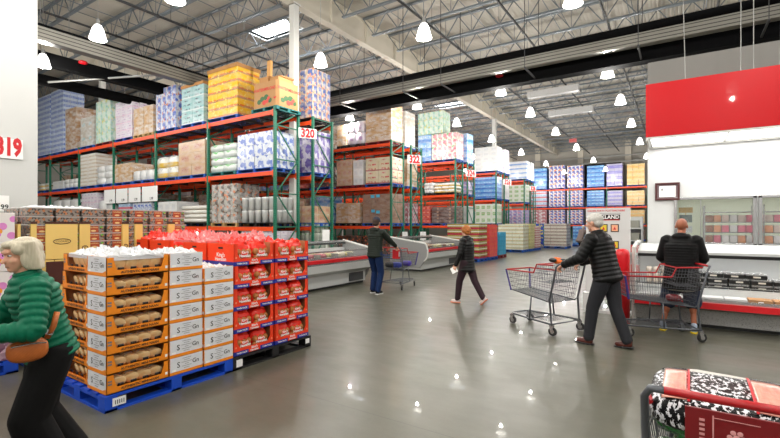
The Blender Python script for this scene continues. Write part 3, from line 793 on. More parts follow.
LB = RL(Y2, Lo, 362.5, 391.5, 194, 'brown cartons with cyan tape at the end of rack 322', 'goods', 'browncyan', (3, 2, 2))
RL(Y2, 0, 337, 361, 236, 'dark packs on the floor of rack 322, left', 'goods', 'darkor', (4, 3, 4)); RL(Y2, 0, 363, 391, 236, 'dark packs on the floor of rack 322, right', 'goods', 'darkor', (4, 3, 4))
# blue tape squares on the brown cartons
CYT = plain('cyan_tape', S(90, 190, 225), .4)
for px, py in ((372.5, 196.5), (378, 196), (373, 211), (378, 212)):
    c = at(px, py, Y2+.01); o = MB().box(-.1, .1, -.012, .012, -.07, .07).build('tape_patch', CYT, LB); o.location = Vector(c)-LB.location; o['label'] = 'cyan tape patch'
Y2r = Y2+GAP
RL(Y2r, T, 386, 405, 112, 'grey wrapped load on the far top shelf of rack 322', 'goods', 'greycyan', (2, 2, 3))
RL(Y2r, Md, 386, 407, 160, 'tan load on the far middle shelf of rack 322', 'goods', 'tanwrap', (2, 2, 3))
RL(Y2r, Lo, 386, 408, 203, 'white and red cans on the far lower shelf of rack 322', 'goods', 'pinkgrey', (5, 4, 4))
fill(Y2, '322', 'near side', range(1, 6), ((T, 'top shelf'), (Md, 'middle shelf'), (Lo, 'lower shelf')), 8)
# ---- row 324
Y3 = ROWS['324']
RL(Y3, T, 418, 431, 135, 'blue pack stack on top of rack 324', 'goods', 'bluesolid', (3, 3, 3))
RL(Y3, T, 431.5, 456.5, 133, 'floral multicoloured packs on top of rack 324', 'goods', 'floral', (5, 4, 4))
zt = at(437, 133.5, Y3)[2]
load('pallet_load', 'mint green packs stacked highest above rack 324', 'goods', at(418, 0, Y3)[0], at(443, 0, Y3)[0], Y3, zt+.02, at(430, 112, Y3)[2], P['mint'], (5, 4, 3), pal=None, depth=1.05)
RL(Y3, Md, 424, 433, 183, 'white sacks on the middle shelf of rack 324', 'goods', 'white', (2, 2, 3), 'bags', BK)
RL(Y3, Md, 434, 455, 183, 'white and yellow lumpy sacks at the end of rack 324', 'goods', 'yelwhite', (3, 2, 3), 'bags', BK)
RL(Y3, Lo, 418, 430, 206, 'red cases on the lower shelf of rack 324', 'goods', 'redbox', (3, 3, 4))
RL(Y3, Lo, 431.5, 456, 207, 'dark brown tray stack at the end of rack 324', 'goods', 'browndark', (2, 2, 5))
RL(Y3, 0, 431.5, 456, 236, 'tan packs on the floor of rack 324', 'goods', 'tan3', (3, 3, 3))
Y3r = Y3+GAP
RL(Y3r, T, 451, 467, 134, 'blue and green packs on the far top shelf of rack 324', 'goods', 'bluesolid', (3, 3, 3))
RL(Y3r, Md, 447, 467, 182, 'pale packs on the far middle shelf of rack 324', 'goods', 'lilac', (3, 3, 3))
RL(Y3r, Lo, 447, 467, 206, 'white goods on the far lower shelf of rack 324', 'goods', 'white', (3, 3, 3))
# ---- row 326
Y4 = ROWS['326']
RL(Y4, T, 474.5, 497.5, 147, 'white carton stack on top of rack 326', 'goods', 'white', (3, 3, 5))
RL(Y4, Md, 475, 497, 177, 'blue pack stack on the middle shelf of rack 326', 'goods', 'bluepack', (4, 3, 5))
RL(Y4, Lo, 475, 497, 204, 'green and white bagged packs on the lower shelf of rack 326', 'goods', 'greenwhite', (4, 3, 3))
RL(Y4+GAP, T, 488, 505, 150, 'white and red cases on the far top shelf of rack 326', 'goods', 'pinkwhite', (3, 3, 5))
RL(Y4+GAP, Md, 488, 505, 180, 'grey cases on the far middle shelf of rack 326', 'goods', 'white', (3, 3, 5))
# ---- row 328
Y5 = ROWS['328']
RL(Y5, T, 506, 526.5, 161.5, 'blue and white packs on top of rack 328', 'goods', 'bluewhite', (3, 3, 4))
RL(Y5, Md, 507, 526, 185, 'green bottled packs on the middle shelf of rack 328', 'goods', 'greenwhite', (3, 3, 4))
RL(Y5, Lo, 507, 526, 210, 'lilac packs on the lower shelf of rack 328', 'goods', 'lilac', (4, 3, 4))
RL(Y5+GAP, T, 517, 531, 163, 'grey cases on the far top shelf of rack 328', 'goods', 'white', (3, 3, 4))
# ---- back wall rack
YB_ = 51.0
bw = [(531.5, 546.5, 'bluepack', 'blue', (2, 2, 4)), (549, 565, 'tide', 'blue and orange', (4, 3, 5)), (567, 583, 'tide', 'blue and orange', (4, 3, 5)), (587, 604, 'bluepack', 'sky blue', (2, 2, 5)), (606.5, 622.5, 'violetpack', 'violet', (4, 3, 4)), (627, 644.5, 'yellowpack', 'yellow', (3, 3, 4))]
nm = ['leftmost', 'second from left', 'third from left', 'fourth from left', 'fifth from left', 'rightmost']
for i, (pa, pb, mt, cw, n) in enumerate(bw):
    for lv, ty, ln in ((T, 165.5+(3 if i == 0 else 0)-(1.8 if i > 3 else 0), 'top'), (Md, 190.5, 'middle'), (Lo, 210, 'lower')):
        m2 = {'T': mt}.get('T'); 
        if i == 0 and ln != 'top': m2 = 'redblue' if ln == 'middle' else 'pinkgrey'
        RL(YB_, lv, pa, pb, ty, '%s packs, %s shelf of back rack, %s' % ({'redblue': 'red and blue', 'pinkgrey': 'pink and grey'}.get(m2, cw), ln, nm[i]), 'goods', m2, n)
# ================================================================ FLOOR PALLETS IN THE DISTANCE
def floorload(label, x0, x1, y0, d, top, mt, n, pal='blue_pal', pw='blue', style='cartons'):
    return load('pallet_load', label, 'goods', x0, x1, y0, 0, top, P[mt], n, style, pal, pw, d, 'pallet loads on the shop floor', None, 'pallets on the shop floor')
P['jars'] = printed('print_yellow_black_jars', S(196, 180, 90), S(48, 34, 34), S(200, 60, 70), 'rows', 0)
def redtray():
    t = NT('print_jar_trays'); uv = t.coord('UV'); x, y, z = t.sep(uv)
    fx = t.math('FRACT', t.math('MULTIPLY', x, 7.0))
    c = t.mix(t.rng(fx, .2, .8), S(60, 44, 40), S(204, 190, 96)); c = t.mix(t.rng(y, .55, .72), c, S(225, 225, 215))
    c = t.mix(t.math('LESS_THAN', y, .35), c, S(176, 36, 62)); t.set(Base_Color=c, Roughness=.4); return t.m
P['jars'] = redtray()
P['orangepink'] = printed('print_orange_pink', S(244, 96, 66), S(238, 80, 100), S(250, 130, 60), 'mottle', 0)
P['cyanbox'] = printed('print_cyan', S(40, 170, 220), S(70, 190, 235), S(20, 120, 190), 'patch', 0)
P['whitejar'] = printed('print_white_green_jars', S(226, 226, 212), S(160, 186, 120), S(222, 96, 70), 'rows', 0)
P['yellowgreenbox'] = printed('print_pale_olive', S(214, 208, 150), S(150, 146, 70), S(235, 230, 200), 'rows', 0)
P['redstripe'] = printed('print_red_white_stripe', S(235, 225, 225), S(170, 40, 60), S(200, 60, 70), 'band', 0)
P['colour'] = printed('print_green_yellow_blue', S(40, 70, 170), S(230, 215, 60), S(60, 170, 70), 'mottle', 0, n1=.8)
P['greybev'] = printed('print_grey_cans', S(206, 200, 188), S(64, 62, 68), S(176, 120, 120), 'rows', 0)
floorload('yellow and dark jars in red trays behind the second freezer', -8.4, -6.95, 17.3, 1.0, 1.62, 'jars', (4, 3, 6))
floorload('orange and pink cartons beside the jar trays', -8.3, -6.9, 18.45, 1.0, 1.58, 'orangepink', (6, 6, 8))
floorload('bright cyan boxes in a lower stack past the orange cartons', -8.2, -6.95, 19.7, 1.1, 1.22, 'cyanbox', (3, 3, 5), 'red_pal', 'dark red')
floorload('white and green jars on a blue pallet mid aisle', -8.7, -7.25, 24.6, 1.1, 1.58, 'whitejar', (7, 5, 7))
floorload('pale olive cases behind the white jars', -8.7, -7.2, 25.8, 1.0, 1.62, 'yellowgreenbox', (6, 5, 7))
floorload('red striped cases behind the olive cases', -8.6, -7.15, 26.95, 1.0, 1.45, 'redstripe', (5, 5, 9))
floorload('green yellow and blue packs far down the aisle', -8.75, -7.5, 30.4, 1.1, 1.62, 'colour', (4, 4, 6))
floorload('grey banded cans on a blue pallet far down the aisle', -7.4, -6.0, 29.8, 1.3, 1.62, 'greybev', (7, 5, 7))
floorload('blue boxes farthest down the aisle', -6.3, -5.0, 33.4, 1.3, 1.45, 'bluepack', (3, 3, 5))
floorload('dark packs low before the back rack', -4.0, -2.6, 47.5, 1.3, 1.0, 'darkor', (3, 3, 4))
# exit sign far away
r = empty('exit_sign', at(573, 140.5, 33.0)); tag(r, 'small red exit sign hanging far under the roof', 'sign')
MB().tube([(-.2, 0, .13), (-.2, 0, 3.0)], .012, 4).build('sign_rod', M['galv'], r)
MB().tube([(.2, 0, .13), (.2, 0, 3.0)], .012, 4).build('sign_rod', M['galv'], r)
MB().box(-.24, .24, -.03, .03, -.13, .13).build('sign_box', plain('exit_box', S(225, 120, 120), .4), r)
MB().text('EXIT', .2, (0, -.035, 0), (1, 0, 0), (0, 0, 1)).build('sign_letters', M['textred'], r)
# ================================================================ NAAN PALLET
XF = -4.05
NO = plain('naan_orange', S(244, 140, 18), .5, var=.06); NW = plain('naan_white_end', S(226, 228, 234), .5, var=.05)
NB = plain('tray_kraft_inside', S(190, 134, 88), .7)
bread = NT('naan_bread'); v = bread.noise(bread.coord(), 14, 3); bread.set(Base_Color=bread.mix(v, S(232, 168, 80), S(255, 242, 196)), Roughness=.55, Coat_Weight=.6, Coat_Roughness=.1); bread = bread.m
L_, W_, H_ = .545, .345, .168
def naan_tray(openw=True):
    """long axis x, window on -y; white ends at x=0 and x=L"""
    b = MB(); t = .006
    b.box(0, L_, 0, W_, 0, t, 0)
    b.box(0, t, 0, W_, 0, H_-.004, 0, fm={'-x': 1, '+x': 2}); b.box(L_-t, L_, 0, W_, 0, H_-.004, 0, fm={'+x': 1, '-x': 2})
    b.box(0, L_, W_-t, W_, 0, H_-.004, 0, fm={'-y': 2})
    b.box(0, L_, 0, t, 0, .05, 0)                       # lower lip of the window
    b.box(0, .06, 0, t, .05, H_-.01, 0); b.box(L_-.045, L_, 0, t, .05, H_-.01, 0)
    b.prism([(.06, .05), (.085, .05), (.06, .13)], 0, t, 'y', 0); b.prism([(L_-.045, .05), (L_-.045, .13), (L_-.07, .05)], 0, t, 'y', 0)
    # orange foot of the white ends
    b.box(-.001, 0, .0, W_, 0, .028, 0); b.box(L_, L_+.001, 0, W_, 0, .028, 0)
    b.prism([(0, .028), (.07, .028), (0, .05)], -.0012, -.001, 'x', 0)
    b.text('AUTHENTIC MINI NAAN', .030, (L_*.52, -.0015, .026), (1, 0, 0), (0, 0, 1), 3, .03, 1.0)
    for zz in (.1, .075): b.box(.012, .045, -.0015, -.001, zz, zz+.015, 4)
    b.box(L_-.035, L_-.012, -.0015, -.001, .03, .055, 5)
    for xe, sx, ux in ((-.002, -1, -1), (L_+.002, 1, 1)):
        rt = (0, sx, 0); yc = W_/2
        b.text('S', .075, (xe, yc-sx*.085, .085), rt, (0, 0, 1), 3, .01)
        b.text('Gn', .06, (xe, yc+sx*.095, .092), rt, (0, 0, 1), 3, .01)
        for k in range(6):
            hw = (.03, .05, .02, .055, .03, .045)[k]
            b.box(min(xe, xe+sx*.0005), max(xe, xe+sx*.0005), yc-hw, yc+hw, .045+k*.019, .049+k*.019, 4)
        b.box(min(xe, xe+sx*.0008), max(xe, xe+sx*.0008), yc-sx*.13-.02, yc-sx*.13+.02, .03, .05, 5)
    return b
NM = [NO, NW, NB, M['textblack'], M['textgrey'], M['textwhite']]
NT_ME = naan_tray().mesh('naan_tray', NM)
def naan_pack(h, name, top):
    pk = MB()
    for i in range(5):
        R = Matrix.Rotation(.35+random.uniform(-.1, .1), 3, 'X') @ Matrix.Rotation(random.uniform(-.3, .3), 3, 'Z')
        pk.ell((random.uniform(-.01, .01), .028*i-.045, .03+h*.42+.004*i), (.066, .018, h*.56), 0, R, 14, 8, .9)
    pk.box(-.024, .026, -.088, -.084, .045, .072, 1, Matrix.Rotation(.12, 4, 'X')); pk.box(-.034, .034, -.0885, -.084, .03, .043, 3, Matrix.Rotation(.12, 4, 'X'))
    pk.ell((0, .02, h+.02), (.05, .05, .018 if not top else .03), 2, None, 8, 5)
    return pk
pk = naan_pack(.085, 'naan_pack', False); pk2 = naan_pack(.13, 'naan_pack', True)
LBL = [bread, plain('pack_label', S(24, 24, 28), .4), None, plain('pack_label_red', S(190, 40, 30), .4)]
FILM = glassy('bag_film', (.95, .95, .97, 1), .25, .45)
LBL[2] = FILM
PKM = pk.mesh('naan_pack', LBL, smooth=True); PKT = pk2.mesh('naan_pack', LBL, smooth=True)
zb = .145
def place_tray(x, y, z, rz, desc, packs=True, top=False):
    t = tag(inst('naan_tray', NT_ME, None, (x, y, z), rz), desc, 'tray', 'naan trays stacked on the blue pallet')
    if packs:
        R = Matrix.Rotation(rz, 4, 'Z')
        for i in range(4):
            p = R @ Vector((.125+i*.108, .115, .008))
            q = inst('naan_pack', PKT if top else PKM, None, (x+p.x, y+p.y, z+p.z), rz)
            tag(q, 'naan bag %s from left in tray %s' % (ORD[i], desc.replace('orange and white naan tray, ', '')), 'bread', 'naan bags in the trays')
# stack seats: A (window to +x), B (window to -y), C, D (white ends to +x), then hidden rows behind
def tray_label(k, n, where): return 'orange and white naan tray, %s from the bottom, %s' % (ORD[k], where)
n = 7
for k in range(n):
    z = zb+k*H_; j = random.uniform(-.006, .006); top = (k == n-1)
    place_tray(XF+j, 1.78, z, PI/2, tray_label(k, n, 'corner stack facing the aisle'), True, top)          # A : local x->+y, -y -> +x
    if k < 7: place_tray(XF-W_-.02-L_+j, 1.80+j, z, 0, tray_label(k, n, 'stack behind the woman'), True, top)       # B window to -y
    place_tray(XF-L_+j, 2.335, z, 0, tray_label(k, n, 'first white-ended stack'), False)                         # C
    if k < 6: place_tray(XF-L_+.015-j, 2.69, z, 0, tray_label(k, n, 'second white-ended stack'), k == 5, k == 5)
    else: pass
# heaps of bag film standing out of the top trays
fm_ = MB()
rnd = random.Random(3)
def film_heap(x0, x1, y0, y1, z, h, label, mat, col=None, n=26, smooth=False):
    """crumpled bag necks: a closed, sharply folded skin"""
    b = MB(); o = ((x0+x1)/2, (y0+y1)/2, z); st = .014 if h < .09 else .02
    nx, ny = max(4, int((x1-x0)/st)), max(4, int((y1-y0)/st))
    from mathutils import noise as N
    for i in range(nx+1):
        for j in range(ny+1):
            x, y = lerp(x0, x1, i/nx), lerp(y0, y1, j/ny)
            e = min(1, 5*min(i/nx, 1-i/nx, j/ny, 1-j/ny)+.25)
            q = abs(N.noise(Vector((x*16, y*16, z))))*1.5+.5*abs(N.noise(Vector((x*45, y*45, 3)))) + rnd.uniform(0, .28)
            b.v.append((x+rnd.uniform(-.4, .4)*st, y+rnd.uniform(-.4, .4)*st, z+h*(.1+e*q)))
    for i in range(nx):
        for j in range(ny):
            k = i*(ny+1)+j; b._f((k, k+ny+1, k+ny+2, k+1), 0, QUV)
    m = len(b.v); b.v += [(x0, y0, z-.02), (x1, y0, z-.02), (x1, y1, z-.02), (x0, y1, z-.02)]
    C = (0, nx*(ny+1), nx*(ny+1)+ny, ny)
    b._f((m+3, m+2, m+1, m))
    def side(idx, p, q):
        for u, w in zip(idx[:-1], idx[1:]): b._f((u, w, m+q))
        b._f((idx[0], m+q, m+p))
    side([i*(ny+1) for i in range(nx+1)], 0, 1); side([nx*(ny+1)+j for j in range(ny+1)], 1, 2)
    side([i*(ny+1)+ny for i in range(nx, -1, -1)], 2, 3); side([j for j in range(ny, -1, -1)], 3, 0)
    return tag(b.build('bag_tops', mat, origin=o), label, 'bags', None, 'stuff')
def lerp(a, b, t): return a+(b-a)*t
wf = plain('white_crumpled_film', S(226, 228, 232), .3, coat=.4, var=.15, vs=20)
film_heap(XF-.33, XF-.03, 1.82, 2.3, zb+7*H_-.02, .07, 'crumpled white bag tops of the corner naan stack', wf, n=46)
film_heap(XF-.52, XF-.02, 2.36, 2.66, zb+7*H_-.03, .06, 'crumpled white bag tops over the first white-ended stack', wf, n=40)
film_heap(XF-.52, XF-.02, 2.70, 3.0, zb+6*H_-.03, .05, 'crumpled white bag tops over the second white-ended stack', wf, n=34)
film_heap(XF-.9, XF-.4, 1.84, 2.3, zb+7*H_-.02, .06, 'crumpled white bag tops behind the corner naan stack', wf, n=46)
# pallet under it
pb = empty('pallet', (XF-1.04, 1.76, 0)); tag(pb, 'bright blue pallet under the orange naan trays', 'pallet', 'pallets on the shop floor')
q = pallet_mb(1.27, 1.06, .14)     # built then turned: decks along y
R = Matrix.Translation((1.06, 0, 0)) @ Matrix.Rotation(PI/2, 4, 'Z')
q2 = MB().add(q, R); q2.build('pallet_body', M['blue_near'], pb)
MB().box(1.061, 1.063, .06, .17, .04, .11).build('paper_label', M['textwhite'], pb)
lb = MB()
for i in range(5): lb.box(1.0635, 1.064, .08+i*.017, .087+i*.017, .055, .09)
lb.build('label_print', M['textblack'], pb)
# ================================================================ ROLL (orange-red) TRAYS
RO = plain('roll_tray_orange', S(244, 62, 22), .45, var=.05); RB = plain('roll_tray_blue', S(24, 44, 150), .45, var=.05)
RED_F = plain('red_bag_film', S(250, 52, 36), .25, coat=.5, var=.2, vs=16)
RBR = plain('rolls_brown', S(188, 116, 50), .5, coat=.5, var=.3, vs=18)
PKF = plain('pink_bag_film', S(238, 130, 130), .25, coat=.5, var=.25, vs=18)
TL_, TW_, TH_ = .565, .46, .248
def roll_tray():
    """front (long) on -y, x 0..TL"""
    b = MB(); t = .006
    b.box(0, TL_, 0, TW_, 0, t, 0)
    b.box(0, t, 0, TW_, 0, TH_-.003, 0, fm={'+x': 2}); b.box(TL_-t, TL_, 0, TW_, 0, TH_-.003, 0, fm={'-x': 2}); b.box(0, TL_, TW_-t, TW_, 0, TH_-.003, 0, fm={'-y': 2})
    b.box(0, TL_, 0, t, 0, .075, 0); b.box(0, .05, 0, t, .075, TH_-.003, 0); b.box(TL_-.05, TL_, 0, t, .075, TH_-.003, 0)
    b.prism([(.05, .075), (.09, .075), (.05, .13)], 0, t, 'y', 0); b.prism([(TL_-.05, .075), (TL_-.05, .13), (TL_-.09, .075)], 0, t, 'y', 0)
    # blue base strips
    b.box(-.001, 0, 0, TW_, 0, .045, 1); b.box(TL_, TL_+.001, 0, TW_, 0, .045, 1)
    b.box(0, .2, -.001, 0, 0, .045, 1); b.box(TL_-.2, TL_, -.001, 0, 0, .045, 1)
    for xc in (.11, TL_-.1): b.text('TWIN PACK', .026, (xc, -.002, .022), (1, 0, 0), (0, 0, 1), 3, .03)
    b.text("King's", .036, (TL_/2, -.002, .052), (1, 0, 0), (0, 0, 1), 3, .03); b.text('Hawaiian', .032, (TL_/2, -.002, .022), (1, 0, 0), (0, 0, 1), 3, .03)
    for xe, sx in ((-.002, -1), (TL_+.002, 1)):
        b.text("King's", .062, (xe, TW_/2, .118), (0, sx, 0), (0, 0, 1), 3, .02); b.text('Hawaiian', .055, (xe, TW_/2, .07), (0, sx, 0), (0, 0, 1), 3, .02)
        b.box(min(xe, xe+sx*.001), max(xe, xe+sx*.001), TW_/2-.04, TW_/2+.04, .185, .205, 4)
    for xc in (.03, TL_-.03):
        b.lathe([(.012, -.0015), (.0, -.002)], (xc, 0, .09), 10, 5, 'y', False)
    return b
RT = roll_tray().mesh('roll_tray', [RO, RB, NB, M['textwhite'], M['textblack'], plain('pale_orange_ink', S(250, 150, 110), .5)])
rp = MB()
rp.ell((0, .02, .108), (.116, .088, .108), 0, None, 16, 12, .6)
for i in range(3):
    for k in range(2): rp.ell((-.066+.066*i, -.056, .05+.066*k), (.04, .032, .038), 1, None, 10, 7)
rp.ell((0, -.06, .1), (.062, .03, .034), 0, None, 12, 8, .8)
rp.text('Hawaiian', .042, (0, -.092, .085), (1, 0, 0), (0, 0, 1), 2, .035); rp.text("King's", .038, (0, -.092, .118), (1, 0, 0), (0, 0, 1), 2, .035); rp.box(-.03, .03, -.0915, -.086, .05, .066, 3)
for i in range(9): rp.ell((random.uniform(-.08, .08), random.uniform(-.04, .05), .185+random.uniform(0, .03)), (.035, .012, .03), 0, Matrix.Rotation(random.uniform(-1.2, 1.2), 3, 'Y') @ Matrix.Rotation(random.uniform(-1, 1), 3, 'Z'), 8, 6)
RPK = rp.mesh('roll_pack', [RED_F, RBR, M['textwhite'], M['textred']], smooth=False)
def place_roll(x, y, z, rz, desc, packs=2, tall=False):
    tag(inst('roll_tray', RT, None, (x, y, z), rz), desc, 'tray', 'orange roll trays')
    R = Matrix.Rotation(rz, 4, 'Z')
    for i in range(packs):
        p = R @ Vector((.162+i*.242, .105, .008))
        o = inst('roll_pack', RPK, None, (x+p.x, y+p.y, z+p.z), rz+random.uniform(-.12, .12), (1, 1, 1.15 if tall else 1))
        tag(o, '%s roll bag in tray %s' % (('left', 'right')[i], desc.replace('orange roll tray, ', '').replace(' in the ', ', ').replace('of the', 'of')), 'bread', 'red roll bags in the trays')
for c, (yy, cn) in enumerate(((3.06, 'left column of the front pallet'), (3.64, 'right column of the front pallet'))):
    for k in range(5):
        place_roll(XF+random.uniform(-.008, .008), yy, .145+k*TH_, PI/2, 'orange roll tray, %s from the bottom in the %s' % (ORD[k], cn), 2, k == 4)
for k in range(5):   # second row behind
    place_roll(XF-.5, 3.06, .145+k*TH_, PI/2, 'orange roll tray, %s from the bottom in the inner left column' % ORD[k], 2 if k == 4 else 0, True)
    place_roll(XF-.5, 3.64, .145+k*TH_, PI/2, 'orange roll tray, %s from the bottom in the inner right column' % ORD[k], 2 if k == 4 else 0, True)
pp = pallet_mb(1.2, 1.04, .14); q2 = MB().add(pp, Matrix.Translation((1.04, 0, 0)) @ Matrix.Rotation(PI/2, 4, 'Z'))
r = empty('pallet', (XF-1.02, 3.035, 0)); tag(r, 'black plastic pallet under the orange roll trays', 'pallet', 'pallets on the shop floor'); q2.build('pallet_body', M['black_pal'], r)
MB().box(1.041, 1.043, .04, .12, .03, .11).build('paper_label', M['textwhite'], r); MB().box(1.041, 1.043, 1.1, 1.17, .05, .11).build('paper_label', M['textwhite'], r)
# second roll pallet behind
X2 = -5.2
for c, yy in enumerate((3.0, 3.6)):
    for k in range(5):
        place_roll(X2, yy, .145+k*(TH_+.004), PI/2, 'orange roll tray, %s from the bottom, %s column of the back pallet' % (ORD[k], ('left', 'right')[c]), 2 if k == 4 else 0, True)
        place_roll(X2-.5, yy, .145+k*(TH_+.004), PI/2, 'orange roll tray, %s from the bottom, %s inner column of the back pallet' % (ORD[k], ('left', 'right')[c]), 2 if k == 4 else 0, True)
r = empty('pallet', (X2-1.02, 2.98, 0)); tag(r, 'black pallet under the back roll trays', 'pallet', 'pallets on the shop floor'); q2.build('pallet_body', M['black_pal'], r)
# bag tops heaped above the trays
zt = .145+5*TH_
for (x0, x1, y0, y1, z, l, m_) in ((XF-.42, XF-.1, 3.1, 3.55, zt-.07, 'red bag tops above the front left roll tray', RED_F), (XF-.42, XF-.1, 3.68, 3.95, zt-.09, 'red bag tops above the front right roll tray', RED_F),
        (XF-.9, XF-.55, 3.1, 4.1, zt-.02, 'pink and red bag tops in the inner front trays', PKF), (X2-.45, X2-.05, 3.05, 4.1, zt-.02, 'pink bag tops above the back roll pallet', PKF), (X2-.9, X2-.5, 3.05, 4.1, zt, 'red bag tops at the rear of the back roll pallet', RED_F)):
    film_heap(x0, x1, y0, y1, z, .11, l, m_, n=44)
# ================================================================ COOKIE TUBS AND CREAM BOXES
XC = -6.0
CR = plain('cream_board', S(240, 208, 120), .55, var=.05); CRD = plain('gold_inside', S(206, 160, 30), .6); BRN = plain('brown_base', S(74, 34, 22), .6)
TB = M['clear']
cook = NT('cookie_fill'); vv = cook.sep(cook.voro(cook.coord(), 48))[0]
cook.set(Base_Color=cook.mix(cook.math('GREATER_THAN', vv, .78), cook.mix(cook.math('GREATER_THAN', vv, .35), S(74, 68, 62), S(140, 134, 126)), S(190, 120, 72)), Roughness=.35, Coat_Weight=.6, Coat_Roughness=.1); cook = cook.m
tb = MB()
tb.box(-.12, .12, -.12, .12, .004, .088, 0); tb.box(-.13, .13, -.13, .13, .084, .097, 2)
tbm_a = MB().add(tb); tbm_a.box(.121, .123, -.055, .055, .0, .09, 1); tbm_a.prism([(.03*math.cos(a*PI/6), .022+.011*math.sin(a*PI/6)) for a in range(12)], .123, .1236, 'x', 3); tbm_a.text('cookies', .03, (.124, 0, .065), (0, 1, 0), (0, 0, 1), 3, .01)
lab = plain('tub_label_brown', S(178, 78, 38), .45); lab2 = plain('label_cream', S(240, 214, 150), .5); lid_ = plain('tub_lid_clear', S(196, 192, 186), .15, coat=.8)
grn = plain('green_sticker', S(110, 220, 60), .5)
tbm_a.box(.124, .1245, .075, .1, .06, .075, 4)
TUBA = tbm_a.mesh('cookie_tub', [cook, lab, lid_, lab2, grn]); TUBB = tb.mesh('cookie_tub', [cook, lab, lid_, lab2, grn])
cols_ = [1.97+i*.268 for i in range(7)]
cpl = pallet_mb(1.2, 1.0, .14)
# carton base the tubs stand on
for i, (ya, yb, l) in enumerate(((1.84, 2.82, 'left'), (2.84, 3.82, 'right'))):
    pallet(XC-1.0, ya, 0, 1.0, .98, 'blue_pal', 'blue pallet under the %s cookie display' % l, 'pallets on the shop floor')
    b = cartons(XC-1.0, XC+.022, ya, yb, .15, 1.192, 3, 4, 4, jit=.002)
    tag(b.build('carton_stack', CR, origin=(XC-.5, ya+.5, .15)), 'plain cream cartons under the %s cookie tubs' % l, 'cartons')
for ci, yc in enumerate(cols_):
    for k in range(6):
        z = 1.2+k*.098
        for dpt in range(3):
            o = inst('cookie_tub', TUBA if ci not in (0, 1, 2) or k < 4 else TUBB, None, (XC-.14-dpt*.27+random.uniform(-.006, .006), yc+random.uniform(-.008, .008), z))
            tag(o, 'clear cookie tub, %s layer up, %s stack from the left, %s row' % (ORD[k], ORD[ci], ('front', 'middle', 'back')[dpt]), 'tub', 'clear cookie tubs')
def cream_panel(ya, yb, z0, z1, label, oval=False, xo=.012):
    r = empty('cream_display_box', (XC+xo, (ya+yb)/2, z0)); tag(r, label, 'box', 'cream display boxes')
    hw = (yb-ya)/2
    MB().box(-.006, .006, -hw, hw, 0, z1-z0).box(-.1 if not oval else -.012, -.006, -hw, -hw+.006, 0, z1-z0).build('box_panel', CR, r)
    MB().box(-.008, .008, -hw-.003, hw+.003, z1-z0, z1-z0+.025).build('box_edge', BRN, r)
    b = MB(); n = 20
    rx, rz = (.085, .03) if oval else (min(hw*.6, .03), .02)
    pts = [(.009, rx*math.cos(2*PI*j/n), (z1-z0)*(.5 if oval else .3)+rz*math.sin(2*PI*j/n)) for j in range(n)]
    b.tube(pts, .004, 4, closed=True); b.text('COOKIES' if oval else 'C', .03 if oval else .03, (.009, 0, (z1-z0)*(.5 if oval else .3)), (0, 1, 0), (0, 0, 1), 0, .0)
    b.build('oval_mark', BRN, r)
def yat(px): 
    u = (px-390)/FPX; return (XC+.012)/(-SN+u*CS)*(CS+u*SN)
for pa, pb, l, ov in ((17.5, 20.5, 'narrow cream box edge nearest the flower boxes', False), (31, 36.5, 'narrow cream box panel, second from the left', False), (45.5, 77.5, 'wide cream box panel with an oval mark', True), (79.5, 90, 'cream box panel right of the wide one', False), (122.5, 128.5, 'cream box panel left of the gold one', False), (135, 142.5, 'cream box panel right of the gold one', False), (168.5, 174.5, 'cream box edge beside the red rolls', False)):
    cream_panel(yat(pa), yat(pb), 1.196, 1.6, l, ov, .012)
b = MB().box(XC-.09, XC-.08, yat(128.5), yat(135), 1.2, 1.6); tag(b.build('cream_display_box', CRD, origin=(XC-.09, yat(131), 1.2)), 'darker gold box inside between two cream panels', 'box', 'cream display boxes')
MBx = MB().box(XC+.024, XC+.032, yat(45.5), yat(77.5), .9, 1.17); tag(MBx.build('brown_box_panel', BRN, origin=(XC, yat(60), .9)), 'dark brown panel under the wide cream box', 'box')
film_heap(XC-.8, XC-.05, 1.9, 2.6, 1.2+6*.098-.01, .035, 'loose milky film over the left cookie tubs', wf, n=60)
# ---- flower gift boxes
fl = NT('flower_print'); x, y, z = fl.sep(fl.coord('Object')); v1 = fl.voro(fl.coord(), 9.5); d1 = fl.voro(fl.coord(), 9.5, 'Distance'); h = fl.sep(v1)[0]
c = fl.mix(fl.math('LESS_THAN', d1, .42), S(232, 230, 228), fl.mix(fl.math('GREATER_THAN', h, .5), S(222, 140, 205), fl.mix(fl.math('GREATER_THAN', h, .25), S(190, 40, 40), S(240, 160, 50))))
fl.set(Base_Color=c, Roughness=.4); fl = fl.m
pur = NT('purple_print'); v1 = pur.sep(pur.voro(pur.coord(), 22))[0]; pur.set(Base_Color=pur.mix(v1, S(110, 60, 90), S(214, 190, 205)), Roughness=.4); pur = pur.m
pallet(-6.98, .5, 0, 1.02, 1.25, 'blue_near', 'bright blue pallet behind the green jacket, lower left', 'pallets on the shop floor')
for k in range(5):
    for j in range(3):
        m_ = pur if (k == 1 or k == 0) and j == 2 else fl
        b = MB().box(-6.95+random.uniform(-.01, .01), -5.98, .52+j*.405, .52+j*.405+.395, .15+k*.315, .15+k*.315+.31)
        tag(b.build('gift_box', m_, origin=(-6.4, .7+j*.405, .15+k*.315), bevel=.004), '%s boxed flowers and fruit, %s layer, %s from the white wall' % (('purple mottled' if m_ is pur else 'white floral'), ORD[k], ORD[j]), 'box', 'floral gift boxes')
